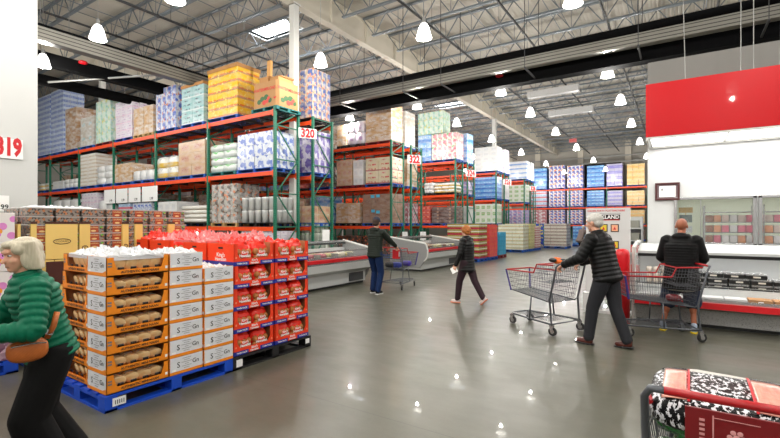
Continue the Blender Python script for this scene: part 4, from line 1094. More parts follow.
# ================================================================ FREEZER BUNKERS
ICE = plain('frost_inside', S(200, 206, 210), .3, var=.15)
def bunker(ya, yb, xf, dep, label, zback):
    r = empty('freezer_bunker', (xf-dep/2, (ya+yb)/2, 0)); tag(r, label, 'freezer', 'open freezer bunkers')
    L = (yb-ya)/2; hx = dep/2
    # profile in x,z (front at +hx)
    body = [(-hx, .06), (hx-.22, .06), (hx-.2, .34), (hx-.02, .44), (hx, .62), (hx-.03, .66), (hx-.09, .66), (hx-.1, .45), (-hx+.06, .45), (-hx+.06, .9), (-hx, .9)]
    b = MB()
    # prism with concave profile split in convex pieces
    b.prism([(-hx, .06), (hx-.22, .06), (hx-.2, .34), (-hx, .34)], -L+.03, L-.03, 'y')
    b.prism([(-hx, .34), (hx-.2, .34), (hx-.02, .44), (-hx, .44)], -L+.03, L-.03, 'y')
    b.prism([(hx-.1, .44), (hx-.02, .44), (hx, .62), (hx-.1, .62)], -L+.03, L-.03, 'y')
    b.box(-hx, -hx+.06, -L+.03, L-.03, .44, .95)
    b.build('freezer_body', M['case_white'], r)
    MB().box(-hx, hx-.26, -L+.06, L-.06, .0, .06).build('plinth', M['black_gloss'], r)
    MB().box(hx-.04, hx+.02, -L+.02, L-.02, .66, .75).build('bumper', M['red'], r, bevel=.01)
    MB().box(hx-.1, hx, -L+.03, L-.03, .62, .66).box(hx-.12, hx-.03, -L+.03, L-.03, .75, .79).build('rim', M['chrome'], r)
    MB().box(hx-.205, hx-.19, L-.75, L-.15, .1, .32).build('grille', plain('vent_grille', S(70, 72, 76), .5), r)
    # end panels with a rounded front
    for s in (-1, 1):
        poly = [(-hx-.02, .12), (hx-.25, .12), (hx-.08, .35), (hx+.04, .5), (hx+.06, .72), (hx+.0, .9), (hx-.06, .95), (-hx-.02, zback)]
        MB().prism(poly, s*L-.025, s*L+.025, 'y').build('end_panel', M['case_grey'], r)
        MB().tube([(p[0], s*L, p[1]) for p in poly[2:]], .03, 6).build('end_trim', M['white'], r)
    # glass superstructure
    MB().beam((-hx+.03, -L+.03, zback-.02), (-hx+.03, L-.03, zback-.02), .09, .05).beam((hx-.06, -L+.03, .93), (hx-.06, L-.03, .93), .03, .03).build('top_rail', M['chrome'], r)
    MB().box(-hx+.05, -hx+.09, -L+.03, L-.03, zback-.1, zback-.05).build('dark_strip', M['black_gloss'], r)
    b = MB(); b.quad((hx-.06, -L+.03, .93), (hx-.06, L-.03, .93), (-hx+.05, L-.03, zback-.04), (-hx+.05, -L+.03, zback-.04)); b.build('glass_top', M['glass'], r)
    b = MB(); b.quad((hx-.05, -L+.03, .78), (hx-.05, L-.03, .78), (hx-.06, L-.03, .93), (hx-.06, -L+.03, .93)); b.build('glass_front', M['glass'], r)
    MB().box(-hx+.06, hx-.1, -L+.03, L-.03, .6, .62).build('well_floor', ICE, r)
    b = MB()
    for q in range(1, 4): b.box(-hx+.07, hx-.11, -L+q*L/2-.006, -L+q*L/2+.006, .46, .86)
    b.build('wire_divider', M['galv'], r)
    return r
bunker(7.15, 9.75, -7.0, 1.0, 'long white freezer bunker with red bumper behind the roll trays', 1.14)
bunker(12.85, 15.75, -7.0, 1.4, 'farther white freezer bunker with a grey end panel', 1.14)
pkc = [plain('pack_c%d' % i, c, .35, coat=.4, var=.3, vs=25) for i, c in enumerate((S(220, 210, 190), S(206, 196, 140), S(196, 110, 120), S(170, 172, 180), S(120, 74, 50), S(226, 226, 228)))]
fpk = MB().ell((0, 0, .06), (.13, .17, .06), 0, None, 12, 8, .5)
FPK = [fpk.mesh('frozen_pack', m, smooth=True) for m in pkc]
for bi, (ya, yb, xa, xb, pal_) in enumerate(((7.25, 9.65, -7.85, -7.2, (0, 1, 2, 3, 5)), (12.95, 15.65, -8.25, -7.2, (4, 4, 1, 0)))):
    y = ya+.17; i = 0; CN = ('cream', 'yellowish', 'pink', 'grey', 'brown', 'white')
    while y < yb-.15:
        x = xa+.12; q = 0
        while x < xb:
            for k in range(2):
                m = random.choice(pal_)
                o = inst('frozen_pack', FPK[m], None, (x, y, .622+k*.12), random.uniform(-.1, .1))
                tag(o, '%s frozen pack, %s layer, %s from near end, %s back row, %s freezer' % (CN[m], ('lower', 'upper')[k], ORD[i], ORD[q], ('nearer', 'farther')[bi]), 'food pack', ('packs in the nearer freezer', 'packs in the farther freezer')[bi])
            x += .285; q += 1
        y += .36; i += 1
# card signs standing by the freezers
for px, py, yy, l in ((326, 236, 10.0, 'white card sign behind the nearer freezer'), (405, 236, 16.9, 'white card sign behind the farther freezer, left'), (423, 236, 16.9, 'white card sign behind the farther freezer, right')):
    c = at(px, py, yy)
    b = MB().box(c[0]-.14, c[0]+.14, yy-.005, yy+.005, c[2]-.17, c[2]+.19).tube([(c[0], yy+.01, 0), (c[0], yy+.01, c[2])], .012, 6).box(c[0]-.12, c[0]+.12, yy-.1, yy+.12, 0, .015)
    tag(b.build('card_sign', M['textwhite'], origin=(c[0], yy, 0)), l, 'sign', 'white card signs by the freezers')
# ================================================================ RIGHT: PREP ROOM WALL, BOARD, MEAT CASE
YW = 9.4; XL = -.47
b = MB()   # wall with window openings
wz0, wz1 = 1.26, 2.04; w1 = (-.03, 1.06); w2 = (1.14, 2.3)
b.box(XL, 6, YW, YW+.12, 0, wz0); b.box(XL, 6, YW, YW+.12, wz1, 3.3)
b.box(XL, w1[0], YW, YW+.12, wz0, wz1); b.box(w1[1], w2[0], YW, YW+.12, wz0, wz1); b.box(w2[1], 6, YW, YW+.12, wz0, wz1)
b.box(XL, XL+.1, YW+.12, 18, 0, 3.3)
struct(b.build('wall_meat_room', plain('white_room_panel', S(204, 205, 205), .35, var=.02), origin=(0, YW, 0)))
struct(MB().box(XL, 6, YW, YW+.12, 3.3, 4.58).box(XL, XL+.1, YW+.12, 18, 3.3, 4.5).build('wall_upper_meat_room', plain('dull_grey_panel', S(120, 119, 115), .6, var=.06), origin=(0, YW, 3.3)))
struct(MB().box(XL, 6, YW+.12, 18, 4.5, 4.58).build('trim_40', M['panelwall'], origin=(0, 12, 4.5)))
for i, wv in enumerate((w1, w2)):
    r = MB()
    for q in ((wv[0]-.03, wv[0]+.02, wz0-.03, wz1+.03), (wv[1]-.02, wv[1]+.03, wz0-.03, wz1+.03)): r.box(q[0], q[1], YW-.03, YW+.1, q[2], q[3])
    for z in (wz0-.03, wz1-.01): r.box(wv[0]-.03, wv[1]+.03, YW-.03, YW+.1, z, z+.045)
    wo = struct(r.build('window_%d' % (20+i), M['chrome'], origin=(wv[0], YW, wz0), bevel=.004))
    g = MB().box(wv[0]+.02, wv[1]-.02, YW+.04, YW+.05, wz0+.015, wz1-.01).build('window_pane', M['glass'], origin=(0, 0, 0)); g.parent = wo; g.location = (-wv[0], -YW, -wz0)
g = MB().box(w1[0]+.36, w1[0]+.37, YW+.0, YW+.09, wz0+.015, wz1).build('window_mullion', M['chrome']); g.parent = bpy.data.objects['window_20']; g.location = (-w1[0], -YW, -wz0)
# prep room shell
green_w = plain('pale_green_wall', S(206, 212, 190), .5, var=.04)
struct(MB().box(XL+.1, 6, 13.2, 13.3, 0, 3.2).box(5.9, 6, YW+.12, 13.2, 0, 3.2).build('wall_prep_room', green_w, origin=(3, 13.2, 0)))
struct(MB().box(XL+.1, 6, YW+.12, 13.2, 3.1, 3.2).build('trim_41', M['offwhite'], origin=(3, 11, 3.1)))
for i, x in enumerate((.6, 2.6)):
    r = empty('tube_light', (x, 11.2, 3.02)); tag(r, 'ceiling tube light in the prep room, %s' % ('left', 'right')[i], 'lamp', 'tube lights in the prep room')
    MB().box(-.6, .6, -.12, .12, 0, .07).build('light_body', M['white'], r); MB().box(-.58, .58, -.1, .1, -.012, 0).build('light_tube', M['lamp'], r)
    L = bpy.data.lights.new('tube_glow', 'AREA'); L.shape = 'RECTANGLE'; L.size = 1.1; L.size_y = .2; L.energy = 30; L.color = (1, .99, .93)
    lo = bpy.data.objects.new('tube_glow', L); COL.objects.link(lo); lo.parent = r; lo.location = (0, 0, -.02)
# trolleys of trays inside
tr = MB()
for x in (0, .75):
    for y in (0, .5): tr.tube([(x, y, .1), (x, y, 1.95)], .012, 6)
for k in range(9): 
    z = .3+k*.19
    for y in (0, .5): tr.tube([(0, y, z), (.75, y, z)], .007, 5)
    tr.box(.01, .74, .01, .49, z, z+.008)
for x in (0, .75):
    for y in (0, .5): tr.lathe([(.04, -.012), (.045, 0), (.04, .012)], (x, y, .047), 10, 0, 'y')
TR = tr.mesh('tray_trolley', M['chrome'])
cols4 = [plain('tray_food_%d' % i, c, .4, var=.35, vs=12) for i, c in enumerate((S(160, 84, 44), S(236, 96, 130), S(232, 226, 228), S(190, 70, 90), S(220, 190, 180), S(240, 150, 90)))]
fd = MB().box(-.054, .054, -.2, .2, 0, .1).box(-.05, .05, -.19, .19, .1, .125)
FD = [fd.mesh('wrapped_cut', m) for m in cols4]
for q, x in enumerate((.42, 1.28, 2.1)):
    tag(inst('tray_trolley', TR, None, (x, 10.2, 0)), 'steel tray trolley behind the glass, %s' % ('left', 'middle', 'right')[q], 'trolley', 'tray trolleys behind the glass')
    for k in range(4, 8):
        for j in range(6):
            m = 0 if (j == 0 and q == 0) else random.choice((1, 1, 2, 2, 3, 4, 5) if q < 2 else (5, 5, 0, 3))
            tag(inst('wrapped_cut', FD[m], None, (x+.075+j*.12, 10.42, .3+k*.19+.01)), '%s wrapped food, %s tray level up, %s from left, %s trolley behind the glass' % (('brown', 'pink', 'white', 'dark pink', 'pale', 'orange')[m], ORD[k-4], ORD[j], ('left', 'middle', 'right')[q]), 'food pack', 'wrapped food on the %s trolley' % ('left', 'middle', 'right')[q])
# notices seen inside left
for (x, z, w_, h_, c_, l) in ((.12, 1.86, .22, .1, S(190, 150, 50), 'yellow notice behind the glass'), (.12, 1.70, .2, .14, S(60, 84, 80), 'dark green notice behind the glass'), (.14, 1.5, .16, .12, S(190, 196, 200), 'pale notice behind the glass')):
    tag(MB().box(x-w_/2, x+w_/2, 9.9, 9.91, z-h_/2, z+h_/2).tube([(x, 9.915, 0), (x, 9.915, z)], .008, 5).build('notice_board', plain('notice_'+l[:5], c_, .5), origin=(x, 9.9, z)), l, 'notice', 'notices behind the glass')
# framed certificate
r = empty('picture_frame', at(667.3, 191.5, YW-.02)); tag(r, 'dark red framed certificate on the white wall', 'frame')
cc = .16
b = MB(); hw, hh = .155, .125
b.box(-hw-.035, hw+.035, -.02, .015, hh, hh+.035).box(-hw-.035, hw+.035, -.02, .015, -hh-.035, -hh).box(-hw-.035, -hw, -.02, .015, -hh, hh).box(hw, hw+.035, -.02, .015, -hh, hh)
b.build('frame_molding', plain('mahogany', S(72, 20, 24), .3, coat=.5), r, bevel=.006)
MB().box(-hw, hw, -.004, .015, -hh, hh).build('mat_board', plain('mat_grey', S(120, 100, 104), .6), r)
b = MB().box(-hw+.03, hw-.03, -.007, -.004, -hh+.025, hh-.025); b.build('certificate', M['textwhite'], r)
b = MB().prism([(-.1, .02), (-.08, .07), (-.06, .02)], -.009, -.007, 'y')
for k in range(5): b.box(-.04+.005*k, .09-.012*k, -.009, -.007, .05-k*.025, .054-k*.025)
b.build('certificate_print', M['textgrey'], r)
# red board canopy hung in front of the wall
YR = 8.5
r = empty('red_fascia_board', (2.7, YR, 3.05)); tag(r, 'long glossy red board hung above the meat case', 'board')
MB().box(-3.15, 3.3, -.02, .02, 0, .88).build('red_panel', M['red_board'], r)
MB().box(-3.15, 3.3, -.02, YW-YR-.02, -.03, -.005).box(-3.15, -3.12, -.02, YW-YR-.02, -.06, -.03).box(-3.15, 3.3, YW-YR-.06, YW-YR-.02, -.07, -.03).build('canopy_tray', M['white'], r)
pan = emit('canopy_light_panel', (1, .99, .96, 1), 2.6)
for k in range(6): MB().box(-3.08+k*1.06, -2.06+k*1.06, .05, YW-YR-.1, -.045, -.032).build('light_panel', pan, r)
for k in range(3):
    L = bpy.data.lights.new('canopy_glow', 'AREA'); L.shape = 'RECTANGLE'; L.size = 2.0; L.size_y = .6; L.energy = 16; L.color = (1, .98, .94)
    lo = bpy.data.objects.new('canopy_glow', L); COL.objects.link(lo); lo.parent = r; lo.location = (-2.1+k*2.1, .45, -.06)
for i, (x, dx) in enumerate(((-2.6, -.15), (-1.9, 0), (-1.75, 0), (-1.45, .1), (-1.1, 0), (-.5, 0), (.5, 0))):
    MB().tube([(x, 0, .88), (x+dx, 0, 7.6)], .006, 4).build('hanging_wire', M['galv'], r)
# service case
r = empty('meat_case', (2.6, 8.7, 0)); tag(r, 'long white meat display case with red bumper along the right wall', 'display case')
ox, oy = 2.6, 8.7; X0, X1 = -.62-ox, 3.4
def pr(poly, m, name, a0=X0+.04, a1=X1):
    return MB().prism([(p-oy, q) for p, q in poly], a0, a1, 'x').build(name, m, r)
MB().box(X0+.05, X1, 8.36-oy, 9.3-oy, 0, .07).build('plinth', M['black_gloss'], r)
pr([(8.28, .06), (9.34, .06), (9.34, .3), (8.2, .3)], M['perf'], 'kick_panel')
pr([(8.12, .3), (9.34, .3), (9.34, .36), (8.05, .36)], M['case_grey'], 'base_sill')
pr([(8.0, .34), (8.12, .34), (8.12, .43), (8.0, .43)], M['red'], 'bumper')
pr([(8.05, .43), (8.14, .43), (8.14, .47), (8.05, .47)], M['chrome'], 'front_rail')
pr([(8.12, .36), (9.34, .36), (9.34, .39), (8.12, .39)], M['case_white'], 'well_floor')
pr([(8.72, .39), (9.34, .39), (9.34, .56), (8.72, .56)], M['case_white'], 'step_shelf')
pr([(9.26, .56), (9.36, .56), (9.36, 1.2), (9.26, 1.2)], M['case_white'], 'back_panel')
pr([(8.72, 1.08), (9.36, 1.2), (9.36, 1.25), (8.72, 1.14)], M['case_white'], 'canopy_top')
pr([(8.69, 1.05), (8.73, 1.05), (8.73, 1.10), (8.69, 1.10)], M['black_gloss'], 'canopy_lip')
b = MB(); b.quad((X0+.05, 8.1-oy, .66), (X1, 8.1-oy, .66), (X1, 8.1-oy, .47), (X0+.05, 8.1-oy, .47)); b.build('front_glass', M['glass'], r)
MB().beam((X0+.05, 8.1-oy, .665), (X1, 8.1-oy, .665), .015, .015).build('glass_rail', M['chrome'], r)
MB().prism([(8.05-oy, .3), (9.36-oy, .3), (9.36-oy, 1.3), (8.62-oy, 1.2), (8.5-oy, .75), (8.05-oy, .5)], X0, X0+.045, 'x').build('end_panel', glassy('end_glass', (.9, .92, .92, 1), .05, .25), r)
MB().tube([(X0+.02, 8.12-oy, 0), (X0+.02, 8.12-oy, 1.22), (X0+.02, 8.7-oy, 1.28), (X0+.02, 9.34-oy, 1.28)], .03, 8).build('end_post', M['white'], r)
L = bpy.data.lights.new('case_glow', 'AREA'); L.shape = 'RECTANGLE'; L.size = 5.5; L.size_y = .08; L.energy = 14; L.color = (1, 1, .97)
lo = bpy.data.objects.new('case_glow', L); COL.objects.link(lo); lo.parent = r; lo.location = (0, .12, 1.05)
MB().box(X0+.1, X1-.1, .1, .14, 1.085, 1.1).build('case_lamp', M['lamp'], r)
# contents: black lidded trays, white packs, brown boxes
bt = MB().box(-.13, .13, -.16, .16, 0, .06, 0).box(-.12, .12, -.15, .15, .06, .085, 1).box(-.04, .05, -.162, -.16, .02, .045, 2)
BT = bt.mesh('black_food_tray', [M['black_gloss'], M['clear'], M['offwhite']])
for i in range(5):
    for k in range(3):
        if k == 2 and i == 4: continue
        tag(inst('black_food_tray', BT, None, (.26+i*.272-(.06 if k == 2 else 0), 8.92+(.02 if k else 0), .563+k*.088)), '%s black food tray from the left, %s layer' % (ORD[i], ORD[k]), 'food tray', 'black food trays in the meat case')
wp = MB().ell((0, 0, .05), (.1, .1, .05), 0, None, 14, 8, .7); WP = wp.mesh('deli_pack', plain('deli_white', S(226, 214, 200), .3, coat=.6, var=.25, vs=20), smooth=True)
for i in range(6):
    for k in range(3):
        tag(inst('deli_pack', WP, None, (-.42+i*.105*1.0+i*.0, 8.9, .57+k*.1), 0, (.5, 1, 1)), 'white deli pack, %s layer, %s from left, left of the black trays' % (ORD[k], ORD[i]), 'food pack', 'deli packs left of the black trays')
for i in range(5):
    for k in range(2):
        tag(inst('deli_pack', WP, None, (1.72+i*.21, 8.9, .57+k*.1)), 'white deli pack, %s layer, %s from left, right of the black trays' % (ORD[k], ORD[i]), 'food pack', 'deli packs right of the black trays')
bxm = [(MB().box(-.13, .13, -.14, .14, 0, .1, 0).box(-.03, .03, -.142, -.14, .02, .08, 1)).mesh('flat_box', [M['card'], M['textwhite']]), MB().box(-.13, .13, -.14, .14, 0, .09).mesh('flat_box', plain('white_flat', S(224, 224, 224), .5, var=.2, vs=20))]
for i in range(13):
    x = -.4+i*.28
    w_ = 0 if i >= 5 else 1
    tag(inst('flat_box', bxm[w_], None, (x, 8.34, .395)), '%s flat box in the front well, %s from the left' % (('brown', 'white')[w_], ORD[i if i < 5 else min(i-5, 9)]), 'box', 'flat boxes in the front well')
# ================================================================ BOLLARD, POSTER, SMALL SHELF
o = MB().lathe([(.11, 0), (.11, 1.1), (.105, 1.14), (.085, 1.18), (.05, 1.2), (.0, 1.205)], (-.75, 7.95, 0), 24).build('bollard', M['red'], origin=(-.75, 7.95, 0), smooth=True); tag(o, 'red round-topped bollard in front of the case corner', 'bollard')
r = empty('poster_stand', (-1.06, 8.75, 0)); tag(r, 'white poster stand behind the older man', 'poster stand')
zt_ = at(610, 208, 8.75)[2]; W2 = .36
MB().box(-W2, W2, 0, .05, .25, zt_).box(-W2-.04, -W2+.25, -.1, .12, .05, .35).box(-W2-.02, W2+.02, -.12, .15, 0, .05).build('stand_board', plain('poster_white', S(214, 214, 214), .4, var=.02), r)
MB().text('ORDER PARTY PLATTERS HERE', .044, (-.03, -.002, zt_-.05), (1, 0, 0), (0, 0, 1), 0, .02).build('red_line', M['textred'], r)
MB().box(-.22, .21, -.004, -.001, zt_-.10, zt_-.095).build('thin_rule', M['textgrey'], r)
MB().box(-.25, .2, -.006, -.001, zt_-.22, zt_-.12).build('black_banner', M['textblack'], r)
MB().text('KIRKLAND', .088, (-.025, -.008, zt_-.165), (1, 0, 0), (0, 0, 1), 0, .03).build('banner_letters', M['textwhite'], r)
MB().box(-.23, .19, -.008, -.006, zt_-.222, zt_-.21).build('banner_rule', M['textred'], r)
TP = [plain('tile_peach', S(246, 178, 140), .5), plain('tile_yellow', S(236, 205, 60), .5)]
for i, x in enumerate((-.25, -.07, .11)):
    for j in range(3):
        z = zt_-.42-j*.3
        MB().box(x-.06, x+.07, -.005, -.001, z-.01, z+.13, 0).box(x-.045, x+.055, -.008, -.005, z+.005, z+.115, 1).prism([(x-.02, z+.03), (x+.005, z+.085), (x+.03, z+.03)], -.01, -.008, 'y', 2).build('platter_tile', [M['textblack'], TP[(i+j) % 2], M['textred']], r)
r = empty('display_shelf', (-.92, 10.3, 0)); tag(r, 'narrow grey shelf of small packs beside the white wall corner', 'shelf')
b = MB()
for z in (.2, .6, 1.0, 1.25, 1.5): b.box(-.3, .3, -.2, .2, z, z+.02)
b.box(-.32, -.3, -.2, .2, 0, 1.75).box(.3, .32, -.2, .2, 0, 1.75).box(-.3, .3, .18, .2, 0, 1.75); b.build('shelf_frame', M['case_white'], r)
sc = [S(40, 40, 46), S(40, 50, 210), S(225, 225, 225), S(205, 50, 50), S(120, 170, 230), S(150, 150, 140)]
smats = [plain('small_pack_%d' % i, c, .4) for i, c in enumerate(sc)]
for li, z in enumerate((.62, 1.02, 1.27, 1.52)):
    for j in range(3):
        m = [(2, 3, 3), (0, 4, 3), (1, 1, 5), (0, 0, 5)][li][j]
        o = MB().box(-.08, .08, -.06, .06, 0, .15).build('small_carton', smats[m], bevel=.004); o.location = (-.92-.19+j*.19, 10.2, z+.003)
        tag(o, 'small carton on the narrow shelf, %s shelf up, %s from the left' % (ORD[li], ORD[j]), 'carton', 'small cartons on the narrow shelf')
# ================================================================ SHOPPING CARTS
def lerp(a, b, t): return a+(b-a)*t
def wire_quad(b, A, B, C, D, nu, nv, r, n=4):
    """wires over the quad A-B (bottom) D-C (top); nu across, nv up"""
    A, B, C, D = map(Vector, (A, B, C, D))
    for i in range(nu+1):
        t = i/nu; b.tube([A.lerp(B, t), D.lerp(C, t)], r, n, caps=False)
    for j in range(nv+1):
        t = j/nv; b.tube([A.lerp(D, t), B.lerp(C, t)], r*1.25, n, caps=False)
def make_cart(label, grp='shopping carts', dark_handle=False, XN=.93, zr=1.0, zs=.87, cross=True):
    r = empty('shopping_cart'); tag(r, label, 'cart', grp)
    wr, wf, s = .31, .26, .8
    XR_, XS = .02, .36                     # rear, step; XN is the nose
    zb0, zb1 = .46, .55
    def wt(x): return lerp(wr, wf, x/XN)
    def wb(x): return wt(x)-.05
    def zb_(x): return lerp(zb0, zb1, x/XN)
    b = MB(); wi = .0021
    for sg in (1, -1):
        wire_quad(b, (XR_+.04, sg*wb(.04), zb_(.04)), (XS, sg*wb(XS), zb_(XS)), (XS, sg*wt(XS), zs), (XR_, sg*wt(0), zs), 10, 5, wi)
        wire_quad(b, (XR_, sg*wt(0), zs), (XS-.04, sg*wt(XS), zs), (XS-.06, sg*wt(XS), zr), (XR_-.02, sg*wt(0), zr), 8, 3, wi)
        wire_quad(b, (XS, sg*wb(XS), zb_(XS)), (XN-.06, sg*wb(XN), zb1), (XN, sg*wt(XN), zs), (XS, sg*wt(XS), zs), 17, 5, wi)
    wire_quad(b, (XN-.06, -wb(XN), zb1), (XN-.06, wb(XN), zb1), (XN, wt(XN), zs), (XN, -wt(XN), zs), 12, 5, wi)
    wire_quad(b, (XR_+.04, -wb(0), zb0), (XR_+.04, wb(0), zb0), (XN-.06, wb(XN), zb1), (XN-.06, -wb(XN), zb1), 14, 20, wi)
    b.build('basket', M['cart_grey'], r)
    b = MB(); wire_quad(b, (XR_+.06, -wb(0), zb0), (XR_+.06, wb(0), zb0), (XR_-.02, wr-.02, zr-.03), (XR_-.02, -wr+.02, zr-.03), 14, 9, wi); b.build('rear_gate', M['cart_grey'], r)
    b = MB(); wire_quad(b, (XR_+.03, -wr+.05, .74), (XR_+.03, wr-.05, .74), (XS-.08, wr-.06, .74), (XS-.08, -wr+.06, .74), 8, 5, wi)
    wire_quad(b, (XS-.08, -wr+.06, .74), (XS-.08, wr-.06, .74), (XS-.04, wr-.05, zr-.03), (XS-.04, -wr+.05, zr-.03), 8, 5, wi); b.build('child_seat', M['cart_grey'], r)
    # rims
    b = MB(); b.tube([(XS, wt(XS), zs), (XN, wt(XN), zs), (XN, -wt(XN), zs), (XS, -wt(XS), zs)], .011, 6); b.build('front_rim', M['cart_red'], r)
    for sg in (1, -1): MB().tube([(XS, sg*wt(XS), zs), (XS-.06, sg*wt(XS), zr), (XR_-.03, sg*wr, zr+.01)], .011, 6).build('rear_rim', M['cart_red'], r)
    if cross: MB().tube([(XS-.06, wt(XS), zr), (XS-.06, -wt(XS), zr)], .009, 6).build('seat_rim', M['cart_red'], r)
    for sg in (1, -1): MB().beam((XN-.05, sg*(wb(XN)+.01), zb1-.01), (XN+.01, sg*(wt(XN)+.01), zs), .022, .022).build('corner_bumper', M['cart_blue'], r)
    # handle
    hz, hx = 1.03, -.1
    MB().tube([(hx, -wr+.05, hz), (hx, wr-.05, hz)], .0145, 10).build('handle_grip', M['black_gloss'] if dark_handle else M['cart_red'], r, smooth=True)
    for sg in (1, -1):
        b = MB(); b.tube([(hx, sg*(wr-.05), hz), (hx, sg*(wr-.01), hz), (hx+.03, sg*(wr+.01), hz-.04), (.05, sg*(wr+.005), .5), (.02, sg*(wr-.0), .18), (.0, sg*(wr-.0), .155)], .014, 8)
        b.tube([(.05, sg*(wr+.005), .5), (.06, sg*wb(0), zb0), (XN-.06, sg*wb(XN), zb1)], .01, 6)
        b.build('side_post', M['cart_grey'], r, smooth=True)
        MB().tube([(.45, sg*wb(.45), zb_(.45)), (.45, sg*(wr-.03), .17)], .012, 6).build('leg', M['cart_grey'], r, smooth=True)
    b = MB(); fw = .2
    b.tube([(0, -wr, .16), (.35, -wr+.02, .165), (.84, -fw, .165), (.92, -fw+.06, .165), (.92, fw-.06, .165), (.84, fw, .165), (.35, wr-.02, .165), (0, wr, .16)], .014, 8)
    b.tube([(.02, -wr, .16), (.02, wr, .16)], .01, 6); b.tube([(.45, -wr+.03, .165), (.45, wr-.03, .165)], .01, 6)
    b.build('chassis', M['cart_grey'], r, smooth=True)
    b = MB(); wire_quad(b, (.1, -wr+.04, .185), (.1, wr-.04, .185), (.86, fw-.03, .185), (.86, -fw+.03, .185), 10, 12, wi); b.build('bottom_rack', M['cart_grey'], r)
    wm = MB().lathe([(.02, -.014), (.055, -.016), (.062, -.01), (.062, .01), (.055, .016), (.02, .014)], (0, 0, 0), 18, 0, 'y').lathe([(.0, -.018), (.03, -.018), (.03, .018), (0, .018)], (0, 0, 0), 12, 1, 'y')
    W = bpy.data.meshes.get('cart_wheel_shared') or wm.mesh('cart_wheel_shared', [M['rubber'], M['chrome']], smooth=False)
    fk = MB()
    for sg in (-1, 1): fk.prism([(.03, .0), (.045, .085), (-.015, .085), (-.012, -.01)], sg*.021-.002, sg*.021+.002, 'y')
    fk.box(-.015, .045, -.023, .023, .08, .092); F = bpy.data.meshes.get('caster_fork') or fk.mesh('caster_fork', M['chrome'])
    for x, y, a in ((0, -wr, .3), (0, wr, .2), (.86, -fw, .5), (.86, fw, .1)):
        c = inst('caster', F, r, (x, y, .064), a)
        inst('wheel', W, c, (0, 0, 0))
    return r
def place_cart(r, x, y, rz): r.location = (x, y, 0); r.rotation_euler.z = rz; return r
c1 = place_cart(make_cart('shopping cart pushed by the older man in the black puffer jacket', dark_handle=True), -1.36, 6.78, math.radians(154))
c2 = place_cart(make_cart('shopping cart standing behind the bald man in shorts'), .16, 7.55, math.radians(201))
c3 = place_cart(make_cart('shopping cart in front of the man with the cap'), -5.86, 8.95, math.radians(93))
c4 = place_cart(make_cart('shopping cart held by the woman in green, mostly outside the photo'), -3.38, .60, math.radians(262))
c5 = place_cart(make_cart('nearest shopping cart at lower right holding a big bacon pack', XN=.52, zr=.94, zs=.85, cross=False), .22, 1.87, math.radians(90))
# things in the carts
o = MB()
for k in range(9): o.ell((random.uniform(-.1, .1), random.uniform(-.07, .07), random.uniform(0, .05)), (.065, .04, .035), k % 2, Matrix.Rotation(random.uniform(-1, 1), 3, 'Z'), 8, 6)
o = o.build('glove_bundle', [plain('orange_cloth', S(236, 110, 30), .6), M['black_gloss']], smooth=True); o.location = (-1.5, 6.85, 1.02)
tag(o, 'orange and black bundle lying on the older man\'s cart seat', 'gloves')
o = MB().ell((0, 0, .04), (.1, .07, .05), 0, None, 12, 8, .6).ell((.06, .0, .06), (.05, .05, .03), 1).build('meat_pack', [plain('dark_red_pack', S(120, 30, 40), .3, coat=.5, var=.4, vs=30), M['textwhite']], smooth=True); o.location = (-.05, 7.35, .52); tag(o, 'dark red pack lying in the cart behind the bald man', 'food pack')
for i, (x, y, z, c_, l) in enumerate(((-5.85, 9.2, .53, S(40, 60, 170), 'blue bag in the cart of the man with the cap'), (-5.72, 9.45, .56, S(70, 50, 160), 'violet pack in the cart of the man with the cap'), (-6.0, 9.15, .53, S(20, 20, 24), 'black pack in the cart of the man with the cap'))):
    o = MB().ell((0, 0, .05), (.13, .1, .07), 0, None, 12, 8, .6).build('shopping_item', plain('item_%d' % i, c_, .4), smooth=True); o.location = (x, y, z); tag(o, l, 'grocery')
o = MB().box(-.08, .08, -.05, .05, 0, .22, 0).box(-.081, .081, -.02, .02, .05, .17, 1).build('snack_box', [M['red'], M['textwhite']]); o.location = (-5.72, 8.98, .76); tag(o, 'small red and white pack on the seat of the capped man\'s cart', 'grocery')
# big bacon pack
bac = NT('bacon_slices'); ob = bac.coord('Object'); w1n = bac.noise(bac.scale(ob, 30, 5, 3), 2.2, 5, .6)
bac.set(Base_Color=bac.mix(w1n, S(176, 58, 42), S(250, 200, 176)), Roughness=.3, Coat_Weight=.6, Coat_Roughness=.1)
bac.bump(bac.noise(ob, 25, 3), .4, .01); bac = bac.m
bkf = NT('black_bag_film'); ob = bkf.coord('Object'); nn = bkf.noise(bkf.scale(ob, 75, 42, 42), 1.0, 3, .6)
bkf.set(Base_Color=bkf.mix(bkf.math('GREATER_THAN', nn, .54), S(6, 6, 9), S(226, 226, 232)), Roughness=.4, Specular_IOR_Level=.15, Coat_Weight=.15, Coat_Roughness=.05); bkf.bump(bkf.noise(ob, 22, 4, .6), .9, .02); bkf = bkf.m
navy = plain('navy_bag_film', S(16, 22, 52), .15, coat=.8, var=.6, vs=30)
wfilm = plain('white_bag_edge', S(226, 222, 216), .35, coat=.4)
r = empty('bacon_pack', (.14, 1.84, .88)); r.rotation_euler = (math.radians(3), 0, math.radians(-1)); tag(r, 'large black and white bag of bacon with two clear windows, in the nearest cart', 'food pack')
hw = .235
b = MB(); b.ell((0, .19, .04), (hw, .20, .06), 0, None, 28, 12, .42); b.build('bag_body', bkf, r, smooth=True)
def slab(x0, x1, z, dy0=.02, dy1=.46):
    b = MB(); n = 8
    for i in range(n):
        for j in range(n):
            pass
    return b
def topz(x, y):
    u = min(1, abs(x)/hw); v = min(1, abs(y-.19)/.20)
    p = 2/.42
    q = max(0, 1-(u**p+v**p)**(2/p*.999/1))  # superellipsoid-ish
    return .04+.06*(max(0, (1-(u**p+v**p)**1.0))**(.42/2))
